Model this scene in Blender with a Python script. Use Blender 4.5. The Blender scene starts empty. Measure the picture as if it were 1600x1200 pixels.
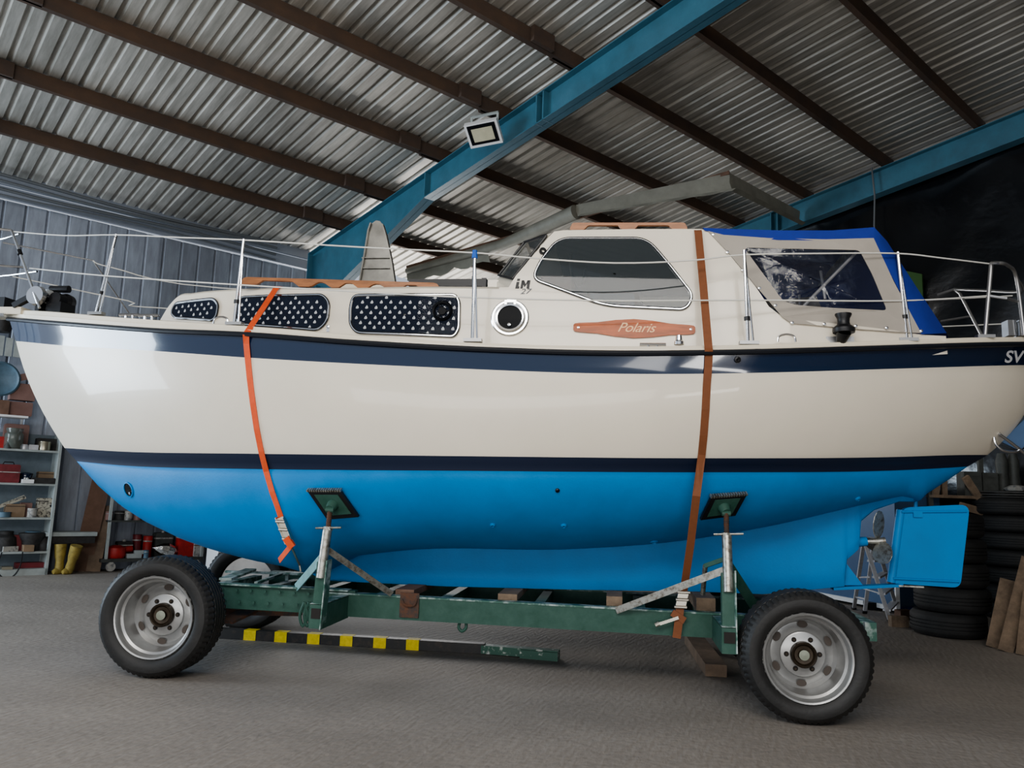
import bpy, bmesh, math, random
import numpy as np
from math import sin, cos, tan, pi, radians, sqrt, atan2
from mathutils import Vector, Matrix, geometry
from mathutils.bvhtree import BVHTree
random.seed(7)
C = bpy.context.scene.collection
# ------------------------------------------------------------------ camera model
FPX = 1208.0
HC, PITCH, ROLL, YAW = 1.4, radians(8.2), radians(1.9), radians(-7.9)
CF = Vector((sin(YAW)*cos(PITCH), cos(YAW)*cos(PITCH), sin(PITCH)))
_R0 = Vector((cos(YAW), -sin(YAW), 0)); _U0 = _R0.cross(CF)
CR = _R0*cos(ROLL)+_U0*sin(ROLL); CU = _U0*cos(ROLL)-_R0*sin(ROLL)
CC = Vector((0, 0, HC))
def ray(px, py): return CF + CR*((px-800)/FPX) - CU*((py-600)/FPX)
def G(px, py, z=0.0):
    d = ray(px, py); return CC + d*((z-HC)/d.z)
def S(px, py, Y):
    d = ray(px, py); return CC + d*(Y/d.y)
cam = bpy.data.objects.new('camera', bpy.data.cameras.new('camera')); C.objects.link(cam)
cam.data.sensor_width = 36; cam.data.lens = 36*FPX/1600
cam.data.clip_start = .05; cam.data.clip_end = 200
m3 = Matrix((CR, CU, -CF)).transposed()
cam.matrix_world = Matrix.Translation(CC) @ m3.to_4x4()
bpy.context.scene.camera = cam
# ------------------------------------------------------------------ building frame (x = across from the eave wall, y = along it)
BA = radians(42.46-1.9)
BN = Vector((cos(BA), -sin(BA), 0)); BD = Vector((sin(BA), cos(BA), 0))
BOFF = -13.32
BM = Matrix.Translation(BN*BOFF) @ Matrix.Rotation(-BA, 4, 'Z')
BMI = BM.inverted()
def W(px, py, n):            # pixel -> building coords on plane x = n
    d = ray(px, py); t = (n+BOFF-CC.dot(BN))/d.dot(BN); return BMI @ (CC+d*t)
def WD(px, py, s):           # pixel -> building coords on plane y = s
    d = ray(px, py); t = (s-CC.dot(BD))/d.dot(BD); return BMI @ (CC+d*t)
def Bp(v): return BM @ Vector(v)
# ------------------------------------------------------------------ materials
def mat(name, col, rough=.5, metal=0., noise=0., nscale=8., bump=0., bscale=40., coat=0., spec=.5, stretch=None, col2=None, trans=0., alpha=1., thr=None, coords='Object', detail=6):
    m = bpy.data.materials.new(name); m.use_nodes = True
    nt = m.node_tree; b = nt.nodes['Principled BSDF']
    b.inputs['Base Color'].default_value = (*col, 1); b.inputs['Roughness'].default_value = rough
    b.inputs['Metallic'].default_value = metal; b.inputs['Coat Weight'].default_value = coat
    b.inputs['Coat Roughness'].default_value = .04
    b.inputs['Specular IOR Level'].default_value = spec
    b.inputs['Transmission Weight'].default_value = trans; b.inputs['Alpha'].default_value = alpha
    tc = nt.nodes.new('ShaderNodeTexCoord'); mp = nt.nodes.new('ShaderNodeMapping')
    nt.links.new(tc.outputs[coords], mp.inputs[0])
    if stretch: mp.inputs['Scale'].default_value = stretch
    if noise or col2:
        n = nt.nodes.new('ShaderNodeTexNoise'); n.inputs['Scale'].default_value = nscale; n.inputs['Detail'].default_value = detail
        n.inputs['Roughness'].default_value = .65
        nt.links.new(mp.outputs[0], n.inputs['Vector'])
        r = nt.nodes.new('ShaderNodeValToRGB')
        c2 = col2 if col2 else tuple(min(1, c*(1+noise)) for c in col)
        c1 = col if col2 else tuple(c*(1-noise) for c in col)
        lo, hi = thr if thr else (.3, .7)
        r.color_ramp.elements[0].position = lo; r.color_ramp.elements[1].position = hi
        r.color_ramp.elements[0].color = (*c1, 1); r.color_ramp.elements[1].color = (*c2, 1)
        nt.links.new(n.outputs[0], r.inputs[0]); nt.links.new(r.outputs[0], b.inputs['Base Color'])
    if bump:
        n2 = nt.nodes.new('ShaderNodeTexNoise'); n2.inputs['Scale'].default_value = bscale; n2.inputs['Detail'].default_value = 5
        nt.links.new(mp.outputs[0], n2.inputs['Vector'])
        bn = nt.nodes.new('ShaderNodeBump'); bn.inputs['Strength'].default_value = bump; bn.inputs['Distance'].default_value = .02
        nt.links.new(n2.outputs[0], bn.inputs['Height']); nt.links.new(bn.outputs[0], b.inputs['Normal'])
    return m
M = {}
M['cream'] = mat('cream_gelcoat', (.78, .715, .60), .30, coat=.3, noise=.03, nscale=1.5)
M['cream_deck'] = mat('cream_deck_moulding', (.76, .69, .56), .38, coat=.25, noise=.04, nscale=3)
M['navy'] = mat('navy_gelcoat', (.008, .022, .058), .12, coat=1., spec=.5)
M['black_rub'] = mat('dark_rubber_strake', (.012, .014, .02), .35)
M['boot'] = mat('navy_boot_top', (.010, .018, .045), .4)
M['antifoul'] = mat('blue_antifouling', (.0, .20, .50), .55, noise=.09, nscale=2.2, bump=.06, bscale=60)
M['steel'] = mat('polished_stainless', (.72, .73, .75), .16, 1.)
M['steel_dull'] = mat('dull_metal', (.42, .42, .42), .4, .9)
M['alu'] = mat('aluminium', (.62, .62, .64), .4, .35, noise=.15, nscale=20)
M['black'] = mat('black_plastic', (.012, .012, .014), .4)
M['blackgloss'] = mat('black_glossy', (.008, .009, .012), .12)
M['glass'] = mat('tinted_glass', (.10, .12, .13), .02, trans=0., alpha=.42, spec=.8)
M['vinyl'] = mat('clear_vinyl', (.03, .035, .05), .05, alpha=.38, spec=1., coat=1., bump=1., bscale=7.)
M['curtain'] = mat('navy_curtain_cloth', (.008, .012, .026), .9, noise=.2, nscale=60, spec=.1)
M['white'] = mat('white_print', (.75, .76, .78), .6)
M['teak'] = mat('teak', (.33, .13, .045), .45, noise=.35, nscale=6, stretch=(1, 8, 8), coat=.1)
M['varnish'] = mat('varnished_wood', (.40, .085, .012), .35, noise=.35, nscale=5, stretch=(1, 6, 6), coat=.15, spec=.3)
M['gold'] = mat('engraved_letter', (.85, .55, .30), .4)
M['canvas'] = mat('taupe_canvas', (.40, .365, .32), .9, noise=.06, nscale=3, bump=.15, bscale=7)
M['bluecanvas'] = mat('royal_blue_canvas', (.012, .035, .27), .8, noise=.12, nscale=5, bump=.15, bscale=8)
M['rope'] = mat('white_rope', (.72, .71, .66), .7)
M['bluetape'] = mat('blue_tape', (.02, .12, .5), .5)
M['green'] = mat('green_painted_steel', (.025, .08, .058), .55, noise=.35, nscale=9, bump=.1, bscale=30, col2=(.05, .115, .09), spec=.35)
M['green_lt'] = mat('worn_green_paint', (.03, .10, .07), .5, nscale=14, col2=(.45, .47, .43), thr=(.55, .62))
M['green_edge'] = mat('scuffed_pale_green_paint', (.045, .13, .10), .5, nscale=10, col2=(.38, .45, .43), thr=(.45, .6))
M['paleblue'] = mat('pale_blue_paint', (.25, .45, .46), .5, noise=.2, nscale=20)
M['rust'] = mat('rusty_steel', (.12, .05, .025), .7, nscale=18, col2=(.05, .04, .035), thr=(.4, .6))
M['galv'] = mat('scratched_bare_steel', (.42, .42, .38), .38, .75, nscale=30, col2=(.14, .11, .08), thr=(.45, .7))
M['rubber'] = mat('tyre_rubber', (.012, .012, .012), .55, noise=.25, nscale=5, bump=.1, bscale=50, col2=(.028, .027, .026))
M['rubber_old'] = mat('old_tyre_rubber', (.022, .022, .022), .7, noise=.3, nscale=6, bump=.1, bscale=50)
M['rubber_wear'] = mat('scuffed_tyre_bead', (.03, .03, .03), .7, nscale=26, col2=(.5, .5, .48), thr=(.52, .6))
M['rim'] = mat('silver_wheel_paint', (.38, .38, .375), .33, .6, noise=.12, nscale=9)
M['rim_dark'] = mat('dark_wheel_hole', (.02, .017, .015), .8)
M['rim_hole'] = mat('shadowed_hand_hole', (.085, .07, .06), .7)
M['hub'] = mat('greasy_hub', (.05, .037, .025), .4, .5, noise=.4, nscale=20)
M['hubcap'] = mat('hub_cap_paint', (.25, .27, .22), .4, .3)
M['orange'] = mat('orange_webbing', (.70, .10, .025), .7, noise=.08, nscale=30)
M['brown'] = mat('brown_webbing', (.21, .075, .03), .7, noise=.08, nscale=30)
M['ratchet'] = mat('zinc_ratchet_steel', (.5, .48, .42), .3, .9)
M['wood'] = mat('rough_timber', (.20, .145, .10), .8, noise=.4, nscale=7, stretch=(1, 1, 1), bump=.2)
M['wood_gray'] = mat('weathered_plank', (.22, .16, .115), .85, noise=.35, nscale=4, bump=.2, bscale=20)
M['wood_brown'] = mat('brown_plank', (.17, .10, .07), .8, noise=.3, nscale=4, bump=.2, bscale=20)
M['yellow'] = mat('yellow_tape', (.75, .58, .02), .6, noise=.15, nscale=25)
M['dkbar'] = mat('dark_grey_bar_paint', (.022, .022, .022), .5, nscale=14, col2=(.06, .045, .035), thr=(.5, .7))
M['shelf'] = mat('pale_grey_shelf', (.36, .39, .38), .6, noise=.15, nscale=6)
M['shelfback'] = mat('blue_grey_back_panel', (.16, .20, .23), .7, noise=.2, nscale=4)
M['shelfdark'] = mat('dark_steel_rack', (.06, .065, .06), .6, noise=.3, nscale=10)
M['red'] = mat('red_paint', (.42, .03, .025), .45, noise=.3, nscale=9)
M['dkred'] = mat('dark_red_plastic', (.17, .025, .03), .45, noise=.3, nscale=9)
M['tin'] = mat('tin_can', (.48, .44, .34), .3, .8)
M['tinwhite'] = mat('tin_white_label', (.42, .41, .38), .5, nscale=22, col2=(.2, .2, .2), thr=(.5, .6))
M['grime'] = mat('grimy_dark', (.035, .033, .032), .7, noise=.4, nscale=16)
M['card'] = mat('cardboard', (.24, .17, .11), .85, noise=.15, nscale=6)
M['pink'] = mat('faded_pink_card', (.25, .15, .13), .85, noise=.12, nscale=6)
M['paper'] = mat('paper_print', (.40, .37, .30), .7, nscale=30, col2=(.08, .07, .06), thr=(.5, .6))
M['bluetin'] = mat('blue_grey_plastic', (.09, .15, .2), .5, noise=.2)
M['jar'] = mat('jar_glass', (.15, .17, .15), .1, alpha=.6)
M['bootyel'] = mat('yellow_rubber', (.28, .21, .055), .6, noise=.35, nscale=18)
M['whitebox'] = mat('white_enamel', (.78, .78, .78), .35)
M['chrome'] = mat('crumpled_foil', (.8, .8, .78), .2, 1., bump=.5, bscale=25)
M['bluebeam'] = mat('blue_painted_steel', (.06, .155, .215), .45, noise=.18, nscale=2.5, bump=.05)
M['bluepanel'] = mat('slate_blue_panel', (.07, .13, .24), .4, noise=.12, nscale=2)
M['brightblue'] = mat('bright_blue_plastic', (.01, .09, .5), .4)
M['greenpanel'] = mat('mid_green_board', (.035, .085, .02), .8)
M['tarp'] = mat('black_polythene', (.006, .007, .009), .2, bump=1., bscale=1.6, spec=.8)
M['greytarp'] = mat('grey_translucent_tarp', (.24, .235, .20), .55, noise=.15, nscale=4, bump=.4, bscale=5)
M['ledface'] = mat('lamp_glass', (.55, .52, .38), .25, noise=.1)
M['purlin'] = mat('purlin_timber', (.07, .05, .04), .85, noise=.4, nscale=3, stretch=(1, .15, 1), bump=.25, bscale=14, col2=(.12, .072, .045), thr=(.35, .8))
M['cable'] = mat('grey_conduit', (.13, .14, .15), .5)
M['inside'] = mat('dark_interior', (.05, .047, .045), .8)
M['insidelight'] = mat('grey_lining', (.22, .21, .2), .8)
M['dark_pane'] = mat('dark_porthole_pane', (.006,.007,.009), .3, spec=.08)
# ------------------------------------------------------------------ mesh builder
class MB:
    def __init__(s): s.v = []; s.f = []; s.m = []
    def add(s, vs, fs, mi=0):
        o = len(s.v); s.v += [tuple(v) for v in vs]
        for f in fs: s.f.append(tuple(i+o for i in f)); s.m.append(mi)
        return s
    def box(s, lo, hi, mi=0, mtx=None):
        x0, y0, z0 = lo; x1, y1, z1 = hi
        vs = [Vector(p) for p in ((x0,y0,z0),(x1,y0,z0),(x1,y1,z0),(x0,y1,z0),(x0,y0,z1),(x1,y0,z1),(x1,y1,z1),(x0,y1,z1))]
        if mtx: vs = [mtx @ v for v in vs]
        return s.add(vs, [(0,3,2,1),(4,5,6,7),(0,1,5,4),(1,2,6,5),(2,3,7,6),(3,0,4,7)], mi)
    def bar(s, a, b, w, h, mi=0, up=(0,0,1)):      # rectangular bar from a to b, width w (sideways) height h (up)
        a = Vector(a); b = Vector(b); d = (b-a).normalized(); u = Vector(up)
        side = d.cross(u)
        if side.length < 1e-4: side = d.cross(Vector((0,1,0)))
        side.normalize(); u = side.cross(d).normalized()
        vs = []
        for p in (a, b):
            for i, j in ((-1,-1),(1,-1),(1,1),(-1,1)): vs.append(p+side*(i*w/2)+u*(j*h/2))
        return s.add(vs, [(0,1,2,3),(7,6,5,4),(0,4,5,1),(1,5,6,2),(2,6,7,3),(3,7,4,0)], mi)
    def tube(s, pts, r, n=8, mi=0, caps=True):
        pts = [Vector(p) for p in pts]; k = len(pts)
        rs = r if isinstance(r, (list, tuple)) else [r]*k
        rings = []; ref = None
        for i, p in enumerate(pts):
            d = (pts[min(i+1, k-1)]-pts[max(i-1, 0)]).normalized()
            if ref is None:
                ref = Vector((0,0,1)) if abs(d.z) < .9 else Vector((0,1,0))
            x = (ref - d*ref.dot(d)).normalized(); ref = x; y = d.cross(x)
            rings.append([p+(x*cos(2*pi*j/n)+y*sin(2*pi*j/n))*rs[i] for j in range(n)])
        vs = [v for r_ in rings for v in r_]; fs = []
        for i in range(k-1):
            for j in range(n):
                a = i*n+j; b = i*n+(j+1) % n; fs.append((a, b, b+n, a+n))
        if caps: fs.append(tuple(range(n-1, -1, -1))); fs.append(tuple((k-1)*n+j for j in range(n)))
        return s.add(vs, fs, mi)
    def lathe(s, prof, n=32, mi=0, mtx=None, mis=None, closed=False):   # profile (r, h), axis local Z
        vs = []; k = len(prof)
        for r, h in prof:
            for j in range(n): vs.append(Vector((r*cos(2*pi*j/n), r*sin(2*pi*j/n), h)))
        if mtx: vs = [mtx @ v for v in vs]
        base = len(s.v); s.v += [tuple(v) for v in vs]
        for i in range(k if closed else k-1):
            ii = (i+1) % k
            for j in range(n):
                a = i*n+j; b = i*n+(j+1) % n; c = ii*n+(j+1) % n; d = ii*n+j
                s.f.append(tuple(base+q for q in (a, b, c, d))); s.m.append(mis[i] if mis else mi)
        if not closed:
            if prof[0][0] > 1e-5: s.f.append(tuple(base+j for j in range(n-1, -1, -1))); s.m.append(mis[0] if mis else mi)
            if prof[-1][0] > 1e-5: s.f.append(tuple(base+(k-1)*n+j for j in range(n))); s.m.append(mis[-1] if mis else mi)
        return s
    def grid(s, rows, mi=0, wrap=False, fm=None):
        k = len(rows); n = len(rows[0]); base = len(s.v)
        for r in rows: s.v += [tuple(v) for v in r]
        for i in range(k-1):
            for j in range(n if wrap else n-1):
                a = i*n+j; b = i*n+(j+1) % n
                s.f.append(tuple(base+q for q in (a, b, b+n, a+n))); s.m.append(fm(i, j) if fm else mi)
        return s
    def plate(s, outer, holes, front, back, mi=0, mi_edge=None):   # 2-D polygons mapped by front(u,v), back(u,v)
        polys = [[Vector((p[0], p[1], 0)) for p in outer]]+[[Vector((p[0], p[1], 0)) for p in h] for h in holes]
        tri = geometry.tessellate_polygon(polys); flat = [p for q in polys for p in q]; n = len(flat)
        vs = [front(p.x, p.y) for p in flat]+[back(p.x, p.y) for p in flat]
        s.add(vs, [tuple(t) for t in tri], mi); base = len(s.v)-2*n
        for t in tri: s.f.append(tuple(base+n+i for i in reversed(t))); s.m.append(mi)
        o = 0
        for q in polys:
            k = len(q)
            for i in range(k):
                a = base+o+i; b = base+o+(i+1) % k
                s.f.append((a, b, b+n, a+n)); s.m.append(mi if mi_edge is None else mi_edge)
            o += k
        return s
    def mirror(s, Y):
        k = len(s.v); s.v += [(x, 2*Y-y, z) for x, y, z in s.v]
        fs = list(s.f); ms = list(s.m)
        for f, m in zip(fs, ms): s.f.append(tuple(i+k for i in reversed(f))); s.m.append(m)
        return s
    def mirrored(s, Y):
        o = MB(); o.v = [(x, 2*Y-y, z) for x, y, z in s.v]; o.f = [tuple(reversed(f)) for f in s.f]; o.m = list(s.m); return o
    def pair(s, Y, *a, **k):
        o = s.build(*a, **k); s.mirrored(Y).build(*a, **k); return o
    def build(s, name, mats, parent=None, smooth=False, frame=None, fixn=True, origin=None, ang=35):
        if not isinstance(mats, (list, tuple)): mats = [mats]
        me = bpy.data.meshes.new(name)
        if frame is not None: vs = [frame @ Vector(v) for v in s.v]
        else: vs = [Vector(v) for v in s.v]
        if parent is not None: org = Vector(parent.get('_org', (0,0,0)))
        elif origin is not None: org = Vector(origin)
        else:
            xs = [v.x for v in vs]; ys = [v.y for v in vs]; zs = [v.z for v in vs]
            org = Vector(((min(xs)+max(xs))/2, (min(ys)+max(ys))/2, min(zs)))
        me.from_pydata([tuple(v-org) for v in vs], [], s.f)
        for m in mats: me.materials.append(m)
        me.polygons.foreach_set('material_index', s.m)
        bm = bmesh.new(); bm.from_mesh(me)
        if fixn: bmesh.ops.recalc_face_normals(bm, faces=bm.faces)
        if smooth:
            for f in bm.faces: f.smooth = True
            for e in bm.edges:
                if len(e.link_faces) == 2 and e.calc_face_angle(0) > radians(ang): e.smooth = False
        bm.to_mesh(me); bm.free(); me.update()
        o = bpy.data.objects.new(name, me); C.objects.link(o)
        o['_org'] = tuple(org)
        if parent is None: o.location = org
        else: o.parent = parent
        return o
def finish():
    for o in bpy.data.objects:
        if '_org' in o: del o['_org']
def thing(name, label, cat, loc, group=None):
    o = bpy.data.objects.new(name, None); C.objects.link(o); o.location = loc; o['_org'] = tuple(loc)
    o.empty_display_size = .1
    return tag(o, label, cat, group)
def tag(o, label, cat, group=None):
    o['label'] = label; o['category'] = cat
    if group: o['group'] = group
    return o
def struct(o): o['kind'] = 'structure'; return o
def copy_tree(o, parent=None):
    c = o.copy(); C.objects.link(c)
    if parent is not None: c.parent = parent
    for ch in [q for q in bpy.data.objects if q.parent == o]: copy_tree(ch, c)
    return c
def round_poly(pts, r, seg=5):
    out = []; n = len(pts)
    for i in range(n):
        p = Vector(pts[i][:2]); a = Vector(pts[i-1][:2]); b = Vector(pts[(i+1) % n][:2])
        rr = r[i] if isinstance(r, (list, tuple)) else r
        da = (a-p); db = (b-p); k = min(rr, da.length*.48, db.length*.48)
        p0 = p+da.normalized()*k; p1 = p+db.normalized()*k
        for j in range(seg+1):
            t = j/seg; out.append(tuple(p0*(1-t)**2+p*2*t*(1-t)+p1*t*t))
    return out
def subdiv(poly, L=.05):
    out = []; n = len(poly)
    for i in range(n):
        a = Vector(poly[i]); b = Vector(poly[(i+1) % n]); k = max(1, int((b-a).length/L))
        for j in range(k): out.append(tuple(a+(b-a)*(j/k)))
    return out
def inset(poly, d):
    # shrink a convex-ish closed polygon by d (positive = inward)
    n = len(poly); cx = sum(p[0] for p in poly)/n; cy = sum(p[1] for p in poly)/n; out = []
    area = sum(poly[i][0]*poly[(i+1) % n][1]-poly[(i+1) % n][0]*poly[i][1] for i in range(n))
    sg = 1 if area > 0 else -1
    for i in range(n):
        j = 1
        a = Vector(poly[i-1]); b = Vector(poly[(i+1) % n]); t = (b-a)
        if t.length < 1e-9: out.append(poly[i]); continue
        t.normalize(); nn = Vector((-t.y, t.x))*sg
        out.append((poly[i][0]+nn.x*d, poly[i][1]+nn.y*d))
    return out
def text_mesh(body, size, shear=0., extr=.002, bold=0., space=1.):
    cu = bpy.data.curves.new('lettering', 'FONT'); cu.body = body; cu.size = size; cu.shear = shear; cu.extrude = extr; cu.offset = bold
    cu.align_x = 'CENTER'; cu.align_y = 'CENTER'; cu.space_character = space
    o = bpy.data.objects.new('tmp_text', cu); C.objects.link(o)
    dg = bpy.context.evaluated_depsgraph_get(); me = bpy.data.meshes.new_from_object(o.evaluated_get(dg))
    vs = [tuple(v.co) for v in me.vertices]; fs = [tuple(p.vertices) for p in me.polygons]
    bpy.data.objects.remove(o); bpy.data.curves.remove(cu); bpy.data.meshes.remove(me)
    return vs, fs
def catmull(pts, n):
    pts = [Vector(p) for p in pts]; out = []
    for i in range(len(pts)-1):
        p0 = pts[max(i-1, 0)]; p1 = pts[i]; p2 = pts[i+1]; p3 = pts[min(i+2, len(pts)-1)]
        for j in range(n):
            t = j/n; out.append(.5*((2*p1)+(p2-p0)*t+(2*p0-5*p1+4*p2-p3)*t*t+(3*p1-p0-3*p2+p3)*t**3))
    out.append(pts[-1]); return out
# ================================================================== BOAT
YC = 6.55
def interp(xs, ys):
    xs = np.array(xs, float); ys = np.array(ys, float); o = np.argsort(xs); xs = xs[o]; ys = ys[o]
    # monotone-ish cubic (pchip-like) interpolation
    h = np.diff(xs); dl = np.diff(ys)/h; m = np.zeros(len(xs)); m[1:-1] = (dl[:-1]*h[1:]+dl[1:]*h[:-1])/(h[1:]+h[:-1]); m[0] = dl[0]; m[-1] = dl[-1]
    def f(x):
        if x <= xs[0]: return float(ys[0]+m[0]*(x-xs[0]))
        if x >= xs[-1]: return float(ys[-1]+m[-1]*(x-xs[-1]))
        i = int(np.searchsorted(xs, x)-1); i = max(0, min(i, len(h)-1)); t = (x-xs[i])/h[i]
        return float((2*t**3-3*t*t+1)*ys[i]+(t**3-2*t*t+t)*h[i]*m[i]+(-2*t**3+3*t*t)*ys[i+1]+(t**3-t*t)*h[i]*m[i+1])
    return f
def lin(xs, ys): return lambda x: float(np.interp(x, xs, ys))
class Level:
    def __init__(s, px, bmax, pf, pa, qa, um=.50, rows=None):
        e0 = S(*px[0], YC); e1 = S(*px[-1], YC); s.x0 = e0.x; s.x1 = e1.x; s.a = (bmax, pf, pa, qa, um)
        X = []; Z = []
        for i, p in enumerate(px):
            q = S(*p, YC-(0 if i in (0, len(px)-1) else 1.))
            if i not in (0, len(px)-1):
                for _ in range(25): q = S(*p, YC-s.b(q.x))
            X.append(q.x); Z.append(q.z)
        s.z = interp(X, Z)
    def b(s, x):
        bm_, pf, pa, qa, um = s.a; u = (x-s.x0)/(s.x1-s.x0); u = min(1, max(0, u))
        if u < um: return bm_*(1-(1-u/um)**pf)
        return bm_*max(0., 1-((u-um)/(1-um))**pa)**qa
L0 = Level([(14,498),(75,503),(150,509),(250,516),(390,522),(550,534),(750,545),(970,551),(1112,550),(1372,543),(1535,538),(1600,537),(1640,540)], 1.32, 2.1, 2.5, .72)
L1 = Level([(25,533),(100,540),(250,549),(390,559),(550,568),(720,576),(970,584),(1095,584),(1372,577),(1500,573),(1570,571),(1615,573)], 1.315, 2.0, 2.4, .75)
L2 = Level([(101,700),(200,706),(400,709),(750,713),(1100,716),(1400,714),(1500,711),(1543,711)], 1.22, 1.9, 2.1, .9)
L3 = Level([(120,721),(200,728),(400,733),(750,736),(1100,738),(1400,735),(1480,731),(1512,729)], 1.17, 1.8, 2.0, .95)
# centreline profile below the boot top
prof_px = [(120,721),(160,762),(200,794),(240,818),(300,845),(350,861),(410,876),(470,887),(512,906),(700,915),(900,920),(1090,923),(1190,927),(1250,921),(1316,915),(1320,873),(1338,858),(1341,815),(1362,797),(1400,784),(1432,784),(1442,774),(1480,750),(1512,729)]
PR = [S(*p, YC) for p in prof_px]; zp = lin([p.x for p in PR], [p.z for p in PR])
cb_px = [(470,880),(560,868),(640,859),(900,857),(1050,846),(1200,822),(1341,790),(1400,777),(1442,770)]
CB = [S(*p, YC-.12) for p in cb_px]
zc_m = interp([p.x for p in CB], [p.z for p in CB]); xcb0, xcb1 = CB[0].x, CB[-1].x
def zcan(x):
    if x <= xcb0 or x >= xcb1: return zp(x)
    f = min(1, (x-xcb0)/.5, (xcb1-x)/.15); return zp(x)*(1-f)+zc_m(x)*f if f < 1 else zc_m(x)
# stations (fractions of length at the boot-low level)
base = [.5-.5*cos(pi*i/90) for i in range(91)]
x0, x1 = L3.x0, L3.x1
extra = []
for p in prof_px[8:22]: extra.append((S(*p, YC).x-x0)/(x1-x0))
fr = sorted(set(round(f, 4) for f in base+extra+[e+.001 for e in extra])); fr[0] = 0.; fr[-1] = 1.
def lev_row(L, f):
    x = L.x0+(L.x1-L.x0)*f; b = L.b(x)
    return (x, b, L.z(x))
NL = 26
rows = []
for f in fr:
    c = [lev_row(L, f) for L in (L0, L1, L2, L3)]
    r = []
    def seg(p, q, n, bulge=0.):
        for i in range(n):
            t = i/n; sx_ = (4*t*(1-t)*(.115*f**14-.065*(1-f)**14)) if bulge else 0.; r.append((p[0]+(q[0]-p[0])*t+sx_, p[1]+(q[1]-p[1])*t+bulge*4*t*(1-t)*min(1, p[1]*2), p[2]+(q[2]-p[2])*t))
    seg(c[0], c[1], 3); seg(c[1], c[2], 12, .035); seg(c[2], c[3], 2)
    x, b3, z3 = c[3]; zk = min(zp(x), z3); zc = min(zcan(x), z3)
    zc = max(zc, zk); tk = min(.10, b3)
    keel = zc-zk > .01
    nb = 17
    for i in range(nb):
        t = i/nb*pi/2; bb = (b3-(tk if keel else 0))*cos(t)**.85+(tk if keel else 0)
        r.append((x, bb, z3-(z3-zc)*sin(t)**1.25))
    for i in range(NL-nb):
        t = i/(NL-nb-1)
        if keel: r.append((x, tk*(1-.25*t) if t < .99 else tk*.6, zc+(zk-zc)*t))
        else: r.append((x, 0 if i else 0, zc))
    r.append((x, 0, zk))
    rows.append(r)
hull = MB()
def hm(i, j): return 0 if j < 3 else 1 if j < 15 else 2 if j < 17 else 3
near = [[(p[0], YC-p[1], p[2]) for p in r] for r in rows]; far = [[(p[0], YC+p[1], p[2]) for p in r] for r in rows]
hull.grid(near, fm=hm); hull.grid(far, fm=hm)
boat = thing('sailing_boat', 'cream and navy motor sailer with bright blue bottom resting on green trailer', 'boat', (S(750,915,YC).x, YC, .62))
hobj = hull.build('hull', [M['navy'], M['cream'], M['boot'], M['antifoul']], boat, smooth=True, ang=40)
bm = bmesh.new(); bm.from_mesh(hobj.data); bmesh.ops.remove_doubles(bm, verts=bm.verts, dist=.0008)
bmesh.ops.dissolve_degenerate(bm, edges=bm.edges, dist=.0005); bmesh.ops.recalc_face_normals(bm, faces=bm.faces)
for e in bm.edges: e.smooth = not (len(e.link_faces) == 2 and e.calc_face_angle(0) > radians(50))
bm.to_mesh(hobj.data); bm.free()
HB = BVHTree.FromPolygons([Vector(v.co)+Vector(boat['_org']) for v in hobj.data.vertices], [tuple(p.vertices) for p in hobj.data.polygons])
def hit(px, py, off=.0):
    d = ray(px, py).normalized(); h = HB.ray_cast(CC, d)
    if h[0] is None: return None, None
    n = h[1]
    if n.dot(d) > 0: n = -n
    return h[0]+n*off, n
# ---- deck moulding, bulwark top at railtop pixels
RT = Level([(2,480),(75,484),(150,491),(250,499),(350,506),(440,513),(550,523),(750,536),(970,541),(1180,538),(1400,531),(1500,527),(1600,525),(1640,528)], 1.28, 2.1, 2.5, .72)
def rail_z(x): return RT.z(x)
DF = [.5-.5*cos(pi*i/70) for i in range(71)]
def dk(f):
    x = L0.x0+(L0.x1-L0.x0)*f; b = L0.b(x); z0 = L0.z(x); h = max(.05, rail_z(x)-z0)
    b_ = lambda d: max(0, b-d)
    return [(x, b_(0), z0), (x, b_(.004), z0+.50*h), (x, b_(.028), z0+.56*h), (x, b_(.034), z0+h*.94), (x, b_(.045), z0+h), (x, b_(.09), z0+h), (x, b_(.10), z0+h-.03), (x, b_(.5)*.5, z0+h+.0), (x, 0, z0+h+.02)]
D1 = [dk(f) for f in DF]
d = MB(); d.grid([[(p[0], YC-p[1], p[2]) for p in r] for r in D1]); d.grid([[(p[0], YC+p[1], p[2]) for p in r] for r in D1])
deck = d.build('deck', M['cream_deck'], boat, smooth=True, ang=30)
st = MB()
for sg in (-1, 1):
    pts = [(L0.x0+(L0.x1-L0.x0)*f, YC+sg*(L0.b(L0.x0+(L0.x1-L0.x0)*f)+.012), L0.z(L0.x0+(L0.x1-L0.x0)*f)-.006) for f in DF]
    st.tube(pts, .02, 8)
st.build('rubbing_strake', M['black_rub'], boat, smooth=True)
br = MB()
pb = S(10,492,YC)
br.box((pb.x-.25, YC-.12, pb.z-.02), (pb.x+.25, YC+.12, pb.z+.05)); br.build('bow_platform', M['cream_deck'], boat)
br = MB(); br.tube([(pb.x-.25, YC-.13, pb.z-.03), (pb.x+.1, YC-.13, pb.z-.03)], .018, 8); br.tube([(pb.x-.2, YC-.1, pb.z+.0), (pb.x-.2, YC+.1, pb.z+.0)], .04, 12); br.build('bow_roller', M['steel'], boat, smooth=True)
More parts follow.
